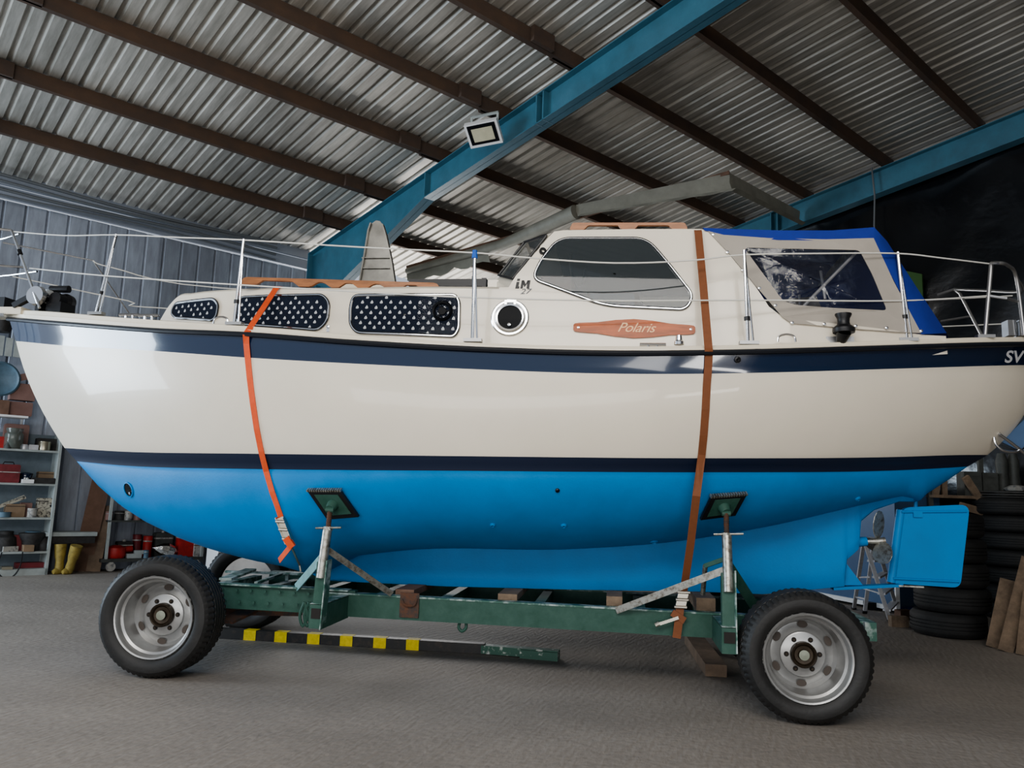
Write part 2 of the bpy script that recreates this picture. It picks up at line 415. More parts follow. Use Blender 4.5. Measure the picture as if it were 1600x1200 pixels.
# ---- cabin sides
bc_px = [(247, .38), (300, .58), (380, .76), (480, .88), (600, .95), (720, .98), (1240, .98), (1350, .93), (1478, .78)]
bcf = interp([S(p[0], 520, YC-p[1]).x for p in bc_px], [p[1] for p in bc_px])
ZD = 2.40; LEAN = .10
def bcx(x): return min(.98, bcf(x))
def ys(x, z): return YC-bcx(x)+LEAN*(z-ZD)
def SC(px, py, off=0.):
    q = S(px, py, YC-.95)
    for _ in range(12): q = S(px, py, ys(q.x, q.z)-off)
    return (q.x, q.z)
def F(off=0.): return lambda x, z: (x, ys(x, z)-off, z)
top_px = [(249,500),(262,478),(275,463),(300,457),(350,452),(440,449),(550,449),(640,447),(720,447),(800,448)]
TP = [SC(*p) for p in top_px]; ztop = interp([p[0] for p in TP], [p[1] for p in TP])
xa, xb = TP[0][0], TP[-1][0]
tr = []
for i in range(61):
    x = xa+(xb-.02-xa)*(i/60)**1.25; zt = ztop(min(x, xb)); zb = rail_z(x)-.12; bt = bcx(x)
    k = []
    for t in (0, .25, .5, .75, 1): z = zb+(max(zt-.02, zb)-zb)*t; k.append((x, bt-LEAN*(z-ZD), z))
    b1 = bt-LEAN*(zt-ZD)
    k += [(x, b1-.012, zt-.006), (x, b1-.03, zt+.004), (x, b1*.7, zt+.03), (x, b1*.35, zt+.05), (x, 0, zt+.06)]
    tr.append(k)
t = MB(); t.grid([[(p[0], YC-p[1], p[2]) for p in r] for r in tr]); t.grid([[(p[0], YC+p[1], p[2]) for p in r] for r in tr])
coach = t.build('coachroof', M['cream'], boat, smooth=True, ang=28)
# ---- wheelhouse side plates
wout = [(760,545),(780,449),(795,449),(806,431),(857,371),(866,362),(880,360),(1000,358),(1093,358),(1108,360),(1140,398),(1180,447),(1215,500),(1225,545)]
WO = [SC(*p) for p in wout]
win_px = [(872,373),(1010,373),(1040,407),(1083,462),(1072,484),(945,478),(832,436),(845,408)]
WI = subdiv(round_poly([SC(*p) for p in win_px], [.10,.10,.10,.13,.13,.12,.07,.06], 6))
w = MB(); w.plate(WO, [WI], F(.003), F(-.03)); w.pair(YC, 'wheelhouse_side', M['cream'], boat)
# front screen shell
NB_ = S(795,449,ys(*SC(795,449))); NT_ = S(862,364,ys(*SC(862,364)))
FB_ = S(774,440,YC-.5); FT_ = S(824,376,YC-.5)
wf = MB()
def lerp(a, b, t): return Vector(a)+(Vector(b)-Vector(a))*t
def quadpt(u, v): return lerp(lerp(NB_, FB_, u), lerp(NT_, FT_, u), v)
FB2 = FB_+Vector((-.06,0,0)); 
def frame_quad(mb, P, u0, u1, v0, v1, mi=0):   # frame around an opening in a bilinear patch
    us = [0, u0, u1, 1]; vs_ = [0, v0, v1, 1]
    for i in range(3):
        for j in range(3):
            if i == 1 and j == 1: continue
            mb.add([P(us[i], vs_[j]), P(us[i+1], vs_[j]), P(us[i+1], vs_[j+1]), P(us[i], vs_[j+1])], [(0,1,2,3)], mi)
frame_quad(wf, quadpt, .04, .93, .17, .93); wf.mirror(YC)
def cq(u, v): return lerp(lerp(FB_, (FB_.x, 2*YC-FB_.y, FB_.z), u), lerp(FT_, (FT_.x, 2*YC-FT_.y, FT_.z), u), v)
frame_quad(wf, cq, .06, .94, .17, .93)
wf.box((FB_.x-.05, YC-.55, FB_.z-.35), (FB_.x+.2, YC+.55, FB_.z)); 
wf.add([NB_, FB_, FB_-Vector((0,0,.3)), NB_-Vector((0,0,.3))], [(0,1,2,3)]); wf.build('windscreen_frame', M['cream'], boat, fixn=False)
ws = MB()
off = Vector((-.012, -.006, 0))
for P_ in (quadpt,):
    ws.add([P_(.03, .15)+off, P_(.96, .15)+off, P_(.96, .95)+off, P_(.03, .95)+off], [(0,1,2,3)])
ws.mirror(YC); ws.add([cq(.04,.15)+off, cq(.96,.15)+off, cq(.96,.95)+off, cq(.04,.95)+off], [(0,1,2,3)])
wso = ws.build('windscreen', M['glass'], boat, fixn=False)
fr_ = MB(); o2 = Vector((-.018, -.008, 0))
for a, b in (((.03,.15),(.96,.15)),((.96,.15),(.96,.95)),((.96,.95),(.03,.95)),((.03,.95),(.03,.15))):
    fr_.tube([quadpt(*a)+o2, quadpt(*b)+o2], .010, 6)
fr_.pair(YC, 'rubber_seal', M['black'], wso)
# wheelhouse roof
zr = [SC(*p) for p in ((866,362),(1000,358),(1110,358))]
zrf = interp([p[0] for p in zr], [p[1] for p in zr]); xr0, xr1 = zr[0][0]-.10, zr[2][0]+.03
rr = []
for i in range(25):
    x = xr0+(xr1-xr0)*i/24; z = zrf(max(x, zr[0][0])); b = .98-LEAN*(z-ZD); 
    fwd = max(0, (zr[0][0]+.12-x)/.22); 
    z -= .10*fwd**2
    r = [(x, b-.04, z-.05), (x, b+.002, z-.045), (x, b+.002, z-.012), (x, b-.02, z+.004), (x, b*.8, z+.02), (x, b*.4, z+.045), (x, 0, z+.055)]
    rr.append(r)
for r in rr[:7]:
    i = rr.index(r)
    for j in range(len(r)):
        x, b, z = r[j]; k = (1-b/.9)*.22*(1-i/7); r[j] = (x-k, b, z)
t = MB(); t.grid([[(p[0], YC-p[1], p[2]) for p in r] for r in rr]); t.grid([[(p[0], YC+p[1], p[2]) for p in r] for r in rr])
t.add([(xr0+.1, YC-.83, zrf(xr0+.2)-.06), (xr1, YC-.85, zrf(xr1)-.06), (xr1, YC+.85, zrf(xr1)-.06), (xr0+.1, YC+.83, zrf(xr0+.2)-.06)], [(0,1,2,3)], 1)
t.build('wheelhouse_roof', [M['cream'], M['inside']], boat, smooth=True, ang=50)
# big side windows : black outer seal, light line, tinted pane  (both sides)
def ring(mb, poly, i0, i1, o0, o1, mi):
    o0 += .010; o1 += .010
    a = inset(poly, i0); b = inset(poly, i1); n = len(poly); f0 = F(o0); f1 = F(o1)
    mb.grid([[f0(*p) for p in a], [f1(*p) for p in b]], mi=mi, wrap=True)
def window_set(name, poly, curtain=False, vent=None, mirror=True):
    fr = MB()
    prof = [(-.012, -.002, 0), (-.010, .009, 0), (-.003, .011, 1), (.003, .011, 0), (.012, .008, 0), (.014, -.012, 0)]
    for (i0, o0, m0), (i1, o1, m1) in zip(prof[:-1], prof[1:]): ring(fr, poly, i0, i1, o0, o1, m0)
    fo = fr.pair(YC, name, [M['blackgloss'], M['steel']], boat, smooth=True)
    pn = MB(); q = inset(poly, .010); cx = sum(p[0] for p in q)/len(q); cz = sum(p[1] for p in q)/len(q)
    rings_ = [[(cx+(p[0]-cx)*k, cz+(p[1]-cz)*k) for p in q] for k in (1, .75, .5, .25, .02)]
    o_ = .019
    pn.grid([[F(o_)(*p) for p in r] for r in rings_], wrap=True)
    pn.pair(YC, 'window_pane', M['glass'] if not curtain else M['glass_cur'], fo, fixn=False)
    if curtain:
        ct = MB(); ct.grid([[F(.014)(*p) for p in r] for r in rings_], wrap=True)
        xs_ = [p[0] for p in q]; zs_ = [p[1] for p in q]
        from mathutils.geometry import intersect_point_tri_2d
        def inside(x, z, m=.022):
            ok = False; n = len(q); j = n-1
            for i in range(n):
                if (q[i][1] > z) != (q[j][1] > z) and x < (q[j][0]-q[i][0])*(z-q[i][1])/(q[j][1]-q[i][1])+q[i][0]: ok = not ok
                j = i
            return ok and min(sqrt((p[0]-x)**2+(p[1]-z)**2) for p in q) > m
        dz = .041; dx = .078; k = 0; z = min(zs_)+.025
        while z < max(zs_):
            x = min(xs_)+(dx/2 if k % 2 else 0)+.01
            while x < max(xs_):
                zz = z+random.uniform(-.003, .003)-.02*(x-min(xs_))
                if inside(x, zz):
                    s_ = .014; g = F(.0172)
                    ct.add([g(x-s_*.9, zz-s_*.3), g(x-s_*.1, zz-s_*.3), g(x-s_*.1, zz+s_*1.0)], [(0,1,2)], 1)
                    ct.add([g(x+s_*.05, zz-s_*.3), g(x+s_*.9, zz-s_*.3), g(x+s_*.05, zz+s_*1.2)], [(0,1,2)], 1)
                    ct.add([g(x-s_*.95, zz-s_*.45), g(x+s_*.95, zz-s_*.45), g(x+s_*.6, zz-s_*.85), g(x-s_*.6, zz-s_*.85)], [(0,1,2,3)], 1)
                x += dx
            z += dz; k += 1
        ct.build('curtain', [M['curtain'], M['white']], fo, fixn=False)
    return fo
M['glass_cur'] = mat('window_glass_over_curtain', (.1, .12, .14), .03, alpha=.07, spec=.5)
window_set('wheelhouse_window', WI)
c1 = [(268,489),(275,474),(335,467),(342,476),(339,494),(333,501),(275,497)]
window_set('cabin_window', subdiv(round_poly([SC(*p) for p in c1], .045, 5)), True)
c2 = [(370,478),(378,465),(505,461),(515,473),(512,502),(498,516),(377,507),(369,496)]
window_set('cabin_window', subdiv(round_poly([SC(*p) for p in c2], .05, 5)), True)
c3 = [(548,480),(553,462),(712,461),(718,472),(717,514),(710,526),(558,520),(548,508)]
w3 = window_set('cabin_window', subdiv(round_poly([SC(*p) for p in c3], .05, 5)), True)
# axis frame on the cabin side (local z points out of the boat side)
def side_frame(px, py, off=0.):
    x, z = SC(px, py); p = Vector((x, ys(x, z)-off, z)); n = Vector((0, -1, LEAN)).normalized()
    up = Vector((0,0,1)); xx = up.cross(n).normalized(); yy = n.cross(xx)
    return Matrix.Translation(p) @ Matrix((xx, yy, n)).transposed().to_4x4()
v = MB(); m_ = side_frame(692,487,.024)
v.lathe([(.055,0),(.080,0),(.080,.010),(.072,.016),(.060,.012),(.055,.004)], 28, mtx=m_, closed=True)
v.lathe([(0,.004),(.03,.004),(.034,.0)], 16, mtx=m_)
for a in (0, 120, 240):
    r_ = Matrix.Rotation(radians(a), 4, 'Z'); v.box((.03,-.004,.0), (.057,.004,.008), mtx=m_ @ r_)
v.build('round_vent', M['dark_pane'], w3, smooth=True)
# porthole
pm = side_frame(797,497,.006)
p_ = MB(); p_.lathe([(.143,-.005),(.143,.008),(.135,.014),(.122,.014),(.116,.008),(.116,-.004)], 48, mtx=pm, closed=True)
p_.lathe([(.112,-.004),(.112,.014),(.106,.020),(.093,.018),(.090,.004)], 48, mtx=pm)
for dx in (-.035, .035): p_.box((dx-.008, .10, .0), (dx+.008, .135, .022), mtx=pm)
p_.box((-.027,.118,.0), (.027,.145,.018), mtx=pm)
po = p_.build('porthole', M['steel'], boat, smooth=True)
MB().lathe([(0,.006),(.094,.006),(.094,0)], 40, mtx=pm).build('porthole_glass', M['dark_pane'], po)
MB().lathe([(0,.03),(.012,.028),(.014,.0)], 14, mtx=pm @ Matrix.Translation((0,-.062,.004))).build('latch_knob', M['steel'], po, smooth=True)
# logo lettering
def side_text(name, body, px, py, size, mt, shear=0., bold=0., off=.002, extr=.001, sx=1., space=1., parent=None, rot=0.):
    vs, fs = text_mesh(body, size, shear, extr, bold, space); fm = side_frame(px, py, off) @ Matrix.Rotation(rot, 4, 'Z')
    b_ = MB(); b_.add([fm @ Vector((a*sx, c, e)) for a, c, e in vs], fs); return b_.build(name, mt, parent or boat, fixn=False)
lg = MB(); fm = side_frame(818,444,.006)
def stroke(poly): 
    lg.add([fm @ Vector((x, y, 0)) for x, y in poly], [tuple(range(len(poly)))])
u = .0155
stroke([(-4*u,-2.4*u),(-2.0*u,-2.4*u),(-1.9*u,-1.2*u),(-2.4*u,-1.2*u),(-2.0*u,1.1*u),(-3.4*u,1.1*u)])
stroke([(-3.3*u,1.6*u),(-1.9*u,1.6*u),(-1.7*u,2.8*u),(-3.1*u,2.8*u)])
stroke([(-1.5*u,-2.4*u),(-.3*u,-2.4*u),(.3*u,1.9*u),(-.9*u,1.9*u)])
stroke([(-.9*u,1.9*u),(.3*u,1.9*u),(1.3*u,-.6*u),(.5*u,-1.7*u)])
stroke([(.5*u,-1.7*u),(1.3*u,-.6*u),(3.1*u,1.9*u),(1.9*u,1.9*u)])
stroke([(1.9*u,1.9*u),(3.4*u,1.9*u),(2.9*u,-2.4*u),(1.6*u,-2.4*u)])
lg.build('builder_logo', M['black'], boat, fixn=False)
side_text('model_number', '27', 820.5, 456, .06, M['cable'], .3, 0, .006, sx=1.25)
# name board
def board(px0, px1, py0, py1, h):
    a = Vector(SC(px0, py0)); b = Vector(SC(px1, py1)); d = (b-a); L_ = d.length; d.normalize(); n = Vector((-d.y, d.x)); out = []
    sh = [(0,-.018),(.012,-.03),(.05,-.035),(.2,-.042),(.35,-.062),(.5,-.072),(.65,-.062),(.8,-.042),(.95,-.035),(.988,-.03),(1,-.018)]
    sh = sh+[(t_, -s_) for t_, s_ in reversed(sh)]
    return [tuple(a+d*(t_*L_)+n*s_*h) for t_, s_ in sh]
nb = MB(); bd = board(896, 1086, 512, 516, 1.0); nb.plate(bd, [], F(.02), F(0)); nbo = nb.build('name_board', M['varnish'], boat)
side_text('boat_name_lettering', 'Polaris', 993, 513.5, .10, M['gold'], .45, .0, .021, .0015, 1.05, .95, nbo, radians(-1))
for px in (904, 1079):
    MB().lathe([(0,.004),(.009,.003),(.01,0)], 12, mtx=side_frame(px, 512.5 if px < 1000 else 515.5, .021)).build('screw', M['steel'], nbo)
# small fitting under window 2, side lines
sf = MB(); sf.box((-.012,-.03,0), (.012,.022,.006), mtx=side_frame(513,513)); sf.lathe([(0,.02),(.012,.018),(.012,0)], 12, mtx=side_frame(513,511)); sf.build('vent_fitting', M['steel'], boat)
sf = MB(); sf.lathe([(.012,-.005),(.028,-.005),(.028,.012),(.012,.012)], 14, mtx=side_frame(848,393,.006) @ Matrix.Rotation(.4, 4, 'Y'), closed=True); sf.build('window_latch', M['black'], boat, smooth=True)
# interior of the wheelhouse
it = MB(); xi0, xi1 = WO[1][0]+.1, SC(1100,400)[0]
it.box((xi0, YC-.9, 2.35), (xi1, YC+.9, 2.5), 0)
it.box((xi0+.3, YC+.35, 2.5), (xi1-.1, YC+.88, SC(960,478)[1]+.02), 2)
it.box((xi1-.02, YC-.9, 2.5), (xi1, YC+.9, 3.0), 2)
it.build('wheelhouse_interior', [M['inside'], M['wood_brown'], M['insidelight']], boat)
it = MB(); pA = S(846,436,YC-.35); pB = S(889,434,YC-.35); pC = S(893,452,YC-.35)
it.box((pA.x, YC-.36, 2.5), (pC.x, YC-.1, pA.z)); it.box((pA.x, YC-.38, pA.z), (pC.x+.01, YC-.08, pA.z+.015)); it.build('chart_table', M['wood_brown'], boat)
it = MB(); qa = S(918,456,YC+.2); qb = S(1000,479,YC+.2); it.box((qa.x, YC+.2, qb.z-.05), (qb.x, YC+.34, qa.z)); it.box((qa.x+.02, YC+.19, qb.z), (qb.x-.05, YC+.2, qa.z-.02), 1); it.build('far_pane_panel', [M['inside'], M['bluetin']], boat)  # blue-grey panel added in place of the pale far-side window pane
it = MB(); hp = S(905,405,YC-.1); it.tube([(hp.x+.2*cos(a/16*2*pi)*.25, YC-.3+.2*cos(a/16*2*pi), hp.z-.1+.2*sin(a/16*2*pi)) for a in range(17)], .012, 6); it.build('steering_wheel', M['black'], boat)
# ---- coaming behind the wheelhouse
cm = []
cmq = [SC(*p) for p in ((1150,430),(1180,462),(1215,490),(1240,499),(1345,510),(1410,518),(1440,523),(1478,525))]
cmt = lin([p[0] for p in cmq], [p[1] for p in cmq])
xc0, xc1 = SC(1150,500)[0], SC(1478,525)[0]
for i in range(21):
    x = xc0+(xc1-xc0)*i/20; zt = cmt(x); b = bcx(x); zb = rail_z(x)-.12
    cm.append([(x, b-LEAN*(zb-ZD), zb), (x, b-LEAN*(zt-ZD), zt), (x, b-.1, zt+.005), (x, b-.11, zt-.3), (x, 0, zt-.3)])
t = MB(); t.grid([[(p[0], YC-p[1], p[2]) for p in r] for r in cm]); t.grid([[(p[0], YC+p[1], p[2]) for p in r] for r in cm]); t.build('cockpit_coaming', M['cream'], boat)
# ---- canopy
KP = lambda px, py, o=0: SC(px, py)
can_o = [(1106,362),(1130,368),(1200,373),(1290,375),(1364,373),(1395,440),(1438,521),(1400,520),(1345,516),(1290,511),(1236,506),(1222,496),(1180,447),(1140,398)]
can_w = [(1162,388),(1342,392),(1362,430),(1385,486),(1300,482),(1240,477),(1222,470)]
cw = round_poly([SC(*p) for p in can_w], .03, 3)
k = MB(); k.plate([SC(*p) for p in can_o], [cw], F(.016), F(.008)); ko = k.pair(YC, 'cockpit_canopy', M['canvas'], boat)
k = MB(); q = inset(cw, -.01); cx = sum(p[0] for p in q)/len(q); cz = sum(p[1] for p in q)/len(q)
k.grid([[F(.012+.004*sin(i*2.1+kk*9))(cx+(p[0]-cx)*kk, cz+(p[1]-cz)*kk) for i, p in enumerate(q)] for kk in (1,.8,.6,.4,.2,.02)], wrap=True); 
k.pair(YC, 'clear_window', M['vinyl'], ko, smooth=True, fixn=False)
for px, py in ((1114,367),(1136,395),(1160,423),(1186,451),(1211,478),(1237,505),(1287,507),(1336,510),(1384,513),(1438,518)):
    MB().lathe([(0,.008),(.011,.006),(.012,0)], 12, mtx=side_frame(px, py, .016)).build('snap_fastener', M['steel'], ko, smooth=True)
# blue top cloth, over the cockpit from side to side, then sloping aft
def S3(px, py): x, z = SC(px, py); return Vector((x, ys(x, z)-.014, z))
topA = [S3(*p) for p in ((1098,357),(1150,359),(1220,361),(1300,361),(1365,356))]
topB = [S3(*p) for p in ((1100,361),(1140,370),(1215,376),(1290,377),(1364,374))]
bt = MB()
rws = []
for a, b in zip(topA, topB):
    bb = YC-a.y
    rws.append([b, a, Vector((a.x, YC-bb*.75, a.z+.03)), Vector((a.x, YC-bb*.4, a.z+.05)), Vector((a.x, YC, a.z+.055))])
bt.grid(rws)
aftA = [S3(1365,356), S3(1385,378), S3(1430,448), S3(1478,521)]; aftB = [S3(1364,374), S3(1374,398), S3(1412,470), S3(1438,523)]
rws = []
for i, (a, b) in enumerate(zip(aftA, aftB)):
    bb = YC-a.y; c_ = Vector((a.x+.12*i/3+.05, YC-bb*.5, a.z+.03)); rws.append([b, a, c_, Vector((a.x+.16*i/3+.06, YC, a.z+.04))])
bt.grid(rws); bt.mirror(YC); bt.build('blue_canopy_cloth', M['bluecanvas'], ko, smooth=True, ang=60)
cp = MB()
for pts in (((1352,380),(1256,478)), ((1170,385),(1186,440))):
    a = SC(*pts[0]); b = SC(*pts[1]); cp.tube([(a[0], ys(*a)+.08, a[1]), (b[0], ys(*b)+.08, b[1])], .012, 8); 
a = SC(1310,392); b = SC(1318,440); cp.tube([(a[0], ys(*a)+.5, a[1]), (b[0], ys(*b)+.5, b[1])], .012, 8)
cp.mirror(YC); cp.build('canopy_bow', M['alu'], ko, smooth=True)
# ---- teak handrails
def handrail(px0, px1, pyb, pyt, holes, bx, pyb2=None, lift=0.):
    a = SC(px0, pyb); b = SC(px1, pyb2 or pyb); top = SC((px0+px1)/2, pyt)[1]-SC((px0+px1)/2, (pyb+(pyb2 or pyb))/2)[1]
    L_ = b[0]-a[0]; mb = MB()
    zf = lambda u: a[1]+lift+(b[1]-a[1])*u
    N = 60; lo = []; 
    for i in range(N+1):
        u = i/N; h = 0.
        for h0, h1 in holes:
            if h0 < u < h1:
                e = min((u-h0), (h1-u))/.035; h = top*.62*min(1, e)
        endt = top*min(1, .35+min(u, 1-u)/.02*.65)
        lo.append((a[0]+L_*u, zf(u)+h, zf(u)+endt))
    y = bx
    for sg in (-1, 1):
        R_ = []; mb = MB()
        for x, z0, z1 in lo:
            yy = YC+sg*y; R_.append([(x, yy-.014, z0), (x, yy-.014, z1), (x, yy+.014, z1), (x, yy+.014, z0)])
        mb.grid(R_, wrap=True)
        mb.add(R_[0], [(0,1,2,3)]); mb.add(R_[-1], [(3,2,1,0)]); ho = mb.build('teak_handrail', M['teak'], boat)
    return ho
handrail(385, 682, 450, 437, [(.08,.30),(.36,.46),(.5,.6),(.64,.74),(.8,.92)], .78, 448)
handrail(890, 1075, 360, 349, [(.12,.45),(.55,.88)], .80, lift=.028)
M['crutch'] = mat('weathered_steel_plate', (.16,.155,.14), .3, .85, noise=.3, nscale=5)
# mast crutch (tapered polished plate) and track
ms = MB(); P_ = [S(*p, YC-.02) for p in ((562,450),(571,400),(577,362),(581,350),(588,345),(594,346),(599,352),(604,368),(613,410),(619,450))]
pl = [(p.x, p.z) for p in P_]
ms.plate(pl, [], lambda x, z: (x, YC-.03, z), lambda x, z: (x, YC-.012, z))
for z0 in (S(590,405,YC).z, S(590,421,YC).z): 
    xx0 = S(568,405,YC).x; xx1 = S(612,405,YC).x; ms.bar((xx0, YC-.04, z0), (xx1, YC-.04, z0), .02, .008)
for i in (0, 1, 2, 6, 7, 8): ms.bar((pl[i][0], YC-.03, pl[i][1]), (pl[i+1][0], YC-.03, pl[i+1][1]), .06, .012)
ms.build('mast_crutch', M['crutch'], boat)
mt = MB(); a = S(640,443,YC-.3); b = S(757,445,YC-.3); mt.box((a.x, YC-.33, a.z-.03), (b.x, YC-.27, a.z+.03)); mt.box((b.x-.02, YC-.34, a.z-.04), (b.x+.02, YC-.26, a.z+.035)); mt.tube([(b.x-.1, YC-.3, a.z+.03), (b.x-.1, YC-.3, a.z+.06)], .012, 6); mt.build('hatch_track', M['black'], boat)
ht = MB(); a = S(520,449,YC-.3); b = S(625,449,YC-.3); ht.box((a.x, YC-.3, a.z-.05), (b.x, YC+.3, a.z+.03)); ht.build('foredeck_hatch', M['cream_deck'], boat)
# ---- stanchions and lifelines
def rb(x, d=.065): return max(.05, L0.b(x)-d)
def RP(px, py, d=.065, sgn=1):
    q = S(px, py, YC-1.)
    for _ in range(20): q = S(px, py, YC-rb(q.x, d))
    return q
ST = [((150,490),(182,366)), ((366,506),(381,374)), ((738,532),(742,394)), ((1169,536),(1163,391)), ((1417,531),(1403,394))]
def mir(v): return Vector((v[0], 2*YC-v[1], v[2]))
tops = []
for i, (bq, tq) in enumerate(ST):
    b = RP(*bq); 
    tp = S(*tq, b.y); 
    for side in ((0, 1) if i > 2 else (0,)):
        fx = (lambda v: mir(v)-Vector((0,0,.16))) if side else (lambda v: Vector(v))
        s_ = MB(); s_.tube([fx(b), fx(tp)], .0125, 10)
        q = lerp(b, tp, .30)
        s_.tube([fx(b+Vector((.035,0,0))), fx(lerp(b, tp, .97)+Vector((.0,0,0)))], .008, 8)
        so = s_.build('stanchion', M['steel'], boat, smooth=True)
        if side == 0:
            MB().box((b.x-.06, b.y-.03, b.z-.012), (b.x+.07, b.y+.03, b.z+.012)).build('base_plate', M['steel_dull'], so)
            k1 = lerp(b, tp, .20 if i != 2 else .02)
            if i != 2: MB().tube([lerp(b, tp, .24), lerp(b, tp, .28)], .022, 10).build('collar', M['black'], so, smooth=True)
            if i == 2:
                MB().tube([lerp(b, tp, .93), lerp(b, tp, 1.02)], [.022, .017], 10).build('blue_tape', M['bluetape'], so, smooth=True)
    tops.append((b, tp))
def line_pts(pxs, sag=True):
    return [RP(px, py) for px, py in pxs]
up = [(22,362),(100,368),(182,367),(280,371),(381,375),(560,386),(742,395),(830,403),(960,411),(1080,407),(1163,398),(1290,396),(1403,396),(1470,403),(1545,412)]
lo = [(46,419),(165,431),(373,445),(560,456),(740,465),(960,470),(1166,469),(1408,470),(1547,462)]
for nm, pl_ in (('upper_lifeline', up), ('lower_lifeline', lo)):
    # straight chords in 3-D between supports with light slack
    P3 = line_pts(pl_)
    mb = MB(); mb.tube(catmull(P3, 4), .0058, 6); mb.build(nm, M['rope'], boat, smooth=True)
def FPt(px, py):
    q = S(px, py, YC+.8)
    for _ in range(15): q = S(px, py, YC+rb(q.x))
    return q
for nm, pl_ in (('upper_lifeline', [(145,407),(175,418),(345,450)]), ('lower_lifeline', [(20,432),(200,470),(262,482)])):
    P3 = [FPt(*q) for q in pl_]; e_ = P3[-1]; P3 += [Vector((-.5, YC+1.25, e_.z-.02)), Vector((2.2, YC+1.2, e_.z-.05)), Vector((3.6, YC+.95, e_.z-.05))]
    mb = MB(); mb.tube(catmull(P3, 5), .0058, 6); mb.build(nm, M['rope'], boat, smooth=True)
# pulpit
pu = MB(); j0 = RP(18,360,.03); j1 = RP(62,481,.06); jl = RP(42,418,.04); 
nose_t = S(-75,372,YC); nose_m = S(-65,428,YC)
pt = catmull([mir(j0), (nose_t.x+.25, YC+.22, j0.z), (nose_t.x, YC, j0.z), (nose_t.x+.25, YC-.22, j0.z), j0], 5)
pu.tube(pt, .013, 8); pu.tube([j0, j1], .013, 8)
pt = catmull([mir(jl), (nose_t.x+.3, YC+.22, jl.z), (nose_t.x+.05, YC, jl.z), (nose_t.x+.3, YC-.22, jl.z), jl], 5); pu.tube(pt, .011, 8)
bpt = Vector((nose_t.x+.35, YC-.16, pb.z+.04)); pu.tube([(nose_t.x+.28, YC-.2, j0.z), bpt], .011, 8); pu.tube([(nose_t.x+.28, YC+.2, j0.z), mir(bpt)], .011, 8)
puo = pu.build('pulpit', M['steel'], boat, smooth=True)
MB().tube([lerp(j0, j1, .27), lerp(j0, j1, .32)], .024, 10).build('black_clamp', M['black'], puo)
# far-side pulpit return rail seen between the wires
fz = MB(); q0 = S(5,379,YC+.45); q1 = S(145,407,YC+.80); q2 = S(201,489,YC+.95)
fz.tube([q0, lerp(q0,q1,.5), q1, q2], .009, 8); fz.build('boarding_rail', M['steel'], boat, smooth=True)
# pushpit
pp = MB(); a0 = RP(1539,526,.06); a1 = RP(1549,411,.06); xe = L0.x1
c1_ = S(1575,415,YC-.55); c2_ = S(1588,434,YC-.42); c3_ = S(1600,524,YC-.40)
am = lerp(a0, a1, .55); cm1 = S(1589,471,YC-.42)
pp.tube([a0, a1], .015, 10)
arc = [a1, S(1562,411,YC-.62), c1_, c2_, c3_]; pp.tube(catmull(arc, 4), .013, 10)
pp.tube([am, S(1572,466,YC-.6), cm1], .011, 8)
fa = S(1465,461,YC+.95); fb = S(1491,452,YC+.85); fc = S(1500,459,YC+.78); fd = S(1535,526,YC+.62)
pp.tube([fa, fb, fc, fd], .013, 8); pp.tube([S(1470,502,YC+.92), S(1518,494,YC+.72)], .010, 8)
pp.tube(catmull([fb, Vector((c3_.x+.1, YC+.42, (fb.z+c2_.z)/2)), Vector((c3_.x+.14, YC-.1, c2_.z-.02)), c2_], 5), .012, 8)
ppo = pp.build('pushpit', M['steel_dull'], boat, smooth=True)
MB().box((a0.x-.06, a0.y-.03, a0.z-.012), (a0.x+.06, a0.y+.03, a0.z+.012)).build('base_plate', M['steel_dull'], ppo)
sm = MB(); e = S(1586,520,YC-.3); sm.box((e.x-.07, e.y-.05, e.z-.03), (e.x-.01, e.y+.05, e.z+.09)); sm.box((e.x+.01, e.y-.05, e.z-.03), (e.x+.09, e.y+.05, e.z+.09)); sm.build('stern_cleat', M['steel'], boat)
# winch
wm = RP(1318,522,.25); wy = S(1318,505,ys(*SC(1318,510))-.10)
wi = MB(); wz = S(1318,520,wy.y).z
wi.lathe([(.072,0),(.075,.01),(.075,.03),(.060,.045),(.045,.055),(.040,.075),(.042,.10),(.055,.125),(.055,.135),(.03,.14),(0,.14)], 24, mtx=Matrix.Translation((wy.x, wy.y, wz-.0)))
wi.tube([(wy.x, wy.y, wz+.002), (wy.x-.01, wy.y+.03, wz-.05), (wy.x-.015, wy.y+.07, wz-.10)], [.05,.035,.012], 12)
wi.build('winch', M['black'], boat, smooth=True)
MB().box((wy.x-.10, ys(wy.x, wz)-.012, wz-.12), (wy.x+.09, ys(wy.x, wz)-.0, wz-.01)).build('winch_bracket', M['steel_dull'], boat)
# toe-rail fittings
def fitting(name, px, py, kind):
    p = RP(px, py, .06); mb = MB()
    if kind == 'cleat': mb.tube([p+Vector((-.09,0,.012)), p+Vector((.09,0,.012))], .012, 8); mb.tube([p+Vector((-.03,0,-.03)), p+Vector((-.03,0,.012))], .01, 6); mb.tube([p+Vector((.03,0,-.03)), p+Vector((.03,0,.012))], .01, 6)
    elif kind == 'loop': mb.tube(catmull([p+Vector((-.06,0,-.02)), p+Vector((-.05,0,.02)), p+Vector((0,0,.035)), p+Vector((.05,0,.02)), p+Vector((.06,0,-.02))], 4), .008, 8)
    elif kind == 'round': mb.lathe([(.0,.035),(.02,.035),(.024,.0),(.034,-.01),(.034,-.03)], 16, mtx=Matrix.Translation(p))
    mb.build(name, M['steel'], boat, smooth=True)
fitting('mooring_cleat', 202, 494, 'cleat'); fitting('mooring_cleat', 232, 495, 'cleat'); fitting('deck_eye', 345, 502, 'loop'); fitting('fairlead', 1061, 532, 'round'); fitting('deck_eye', 1229, 530, 'loop'); fitting('mooring_cleat', 1020, 541, 'cleat')
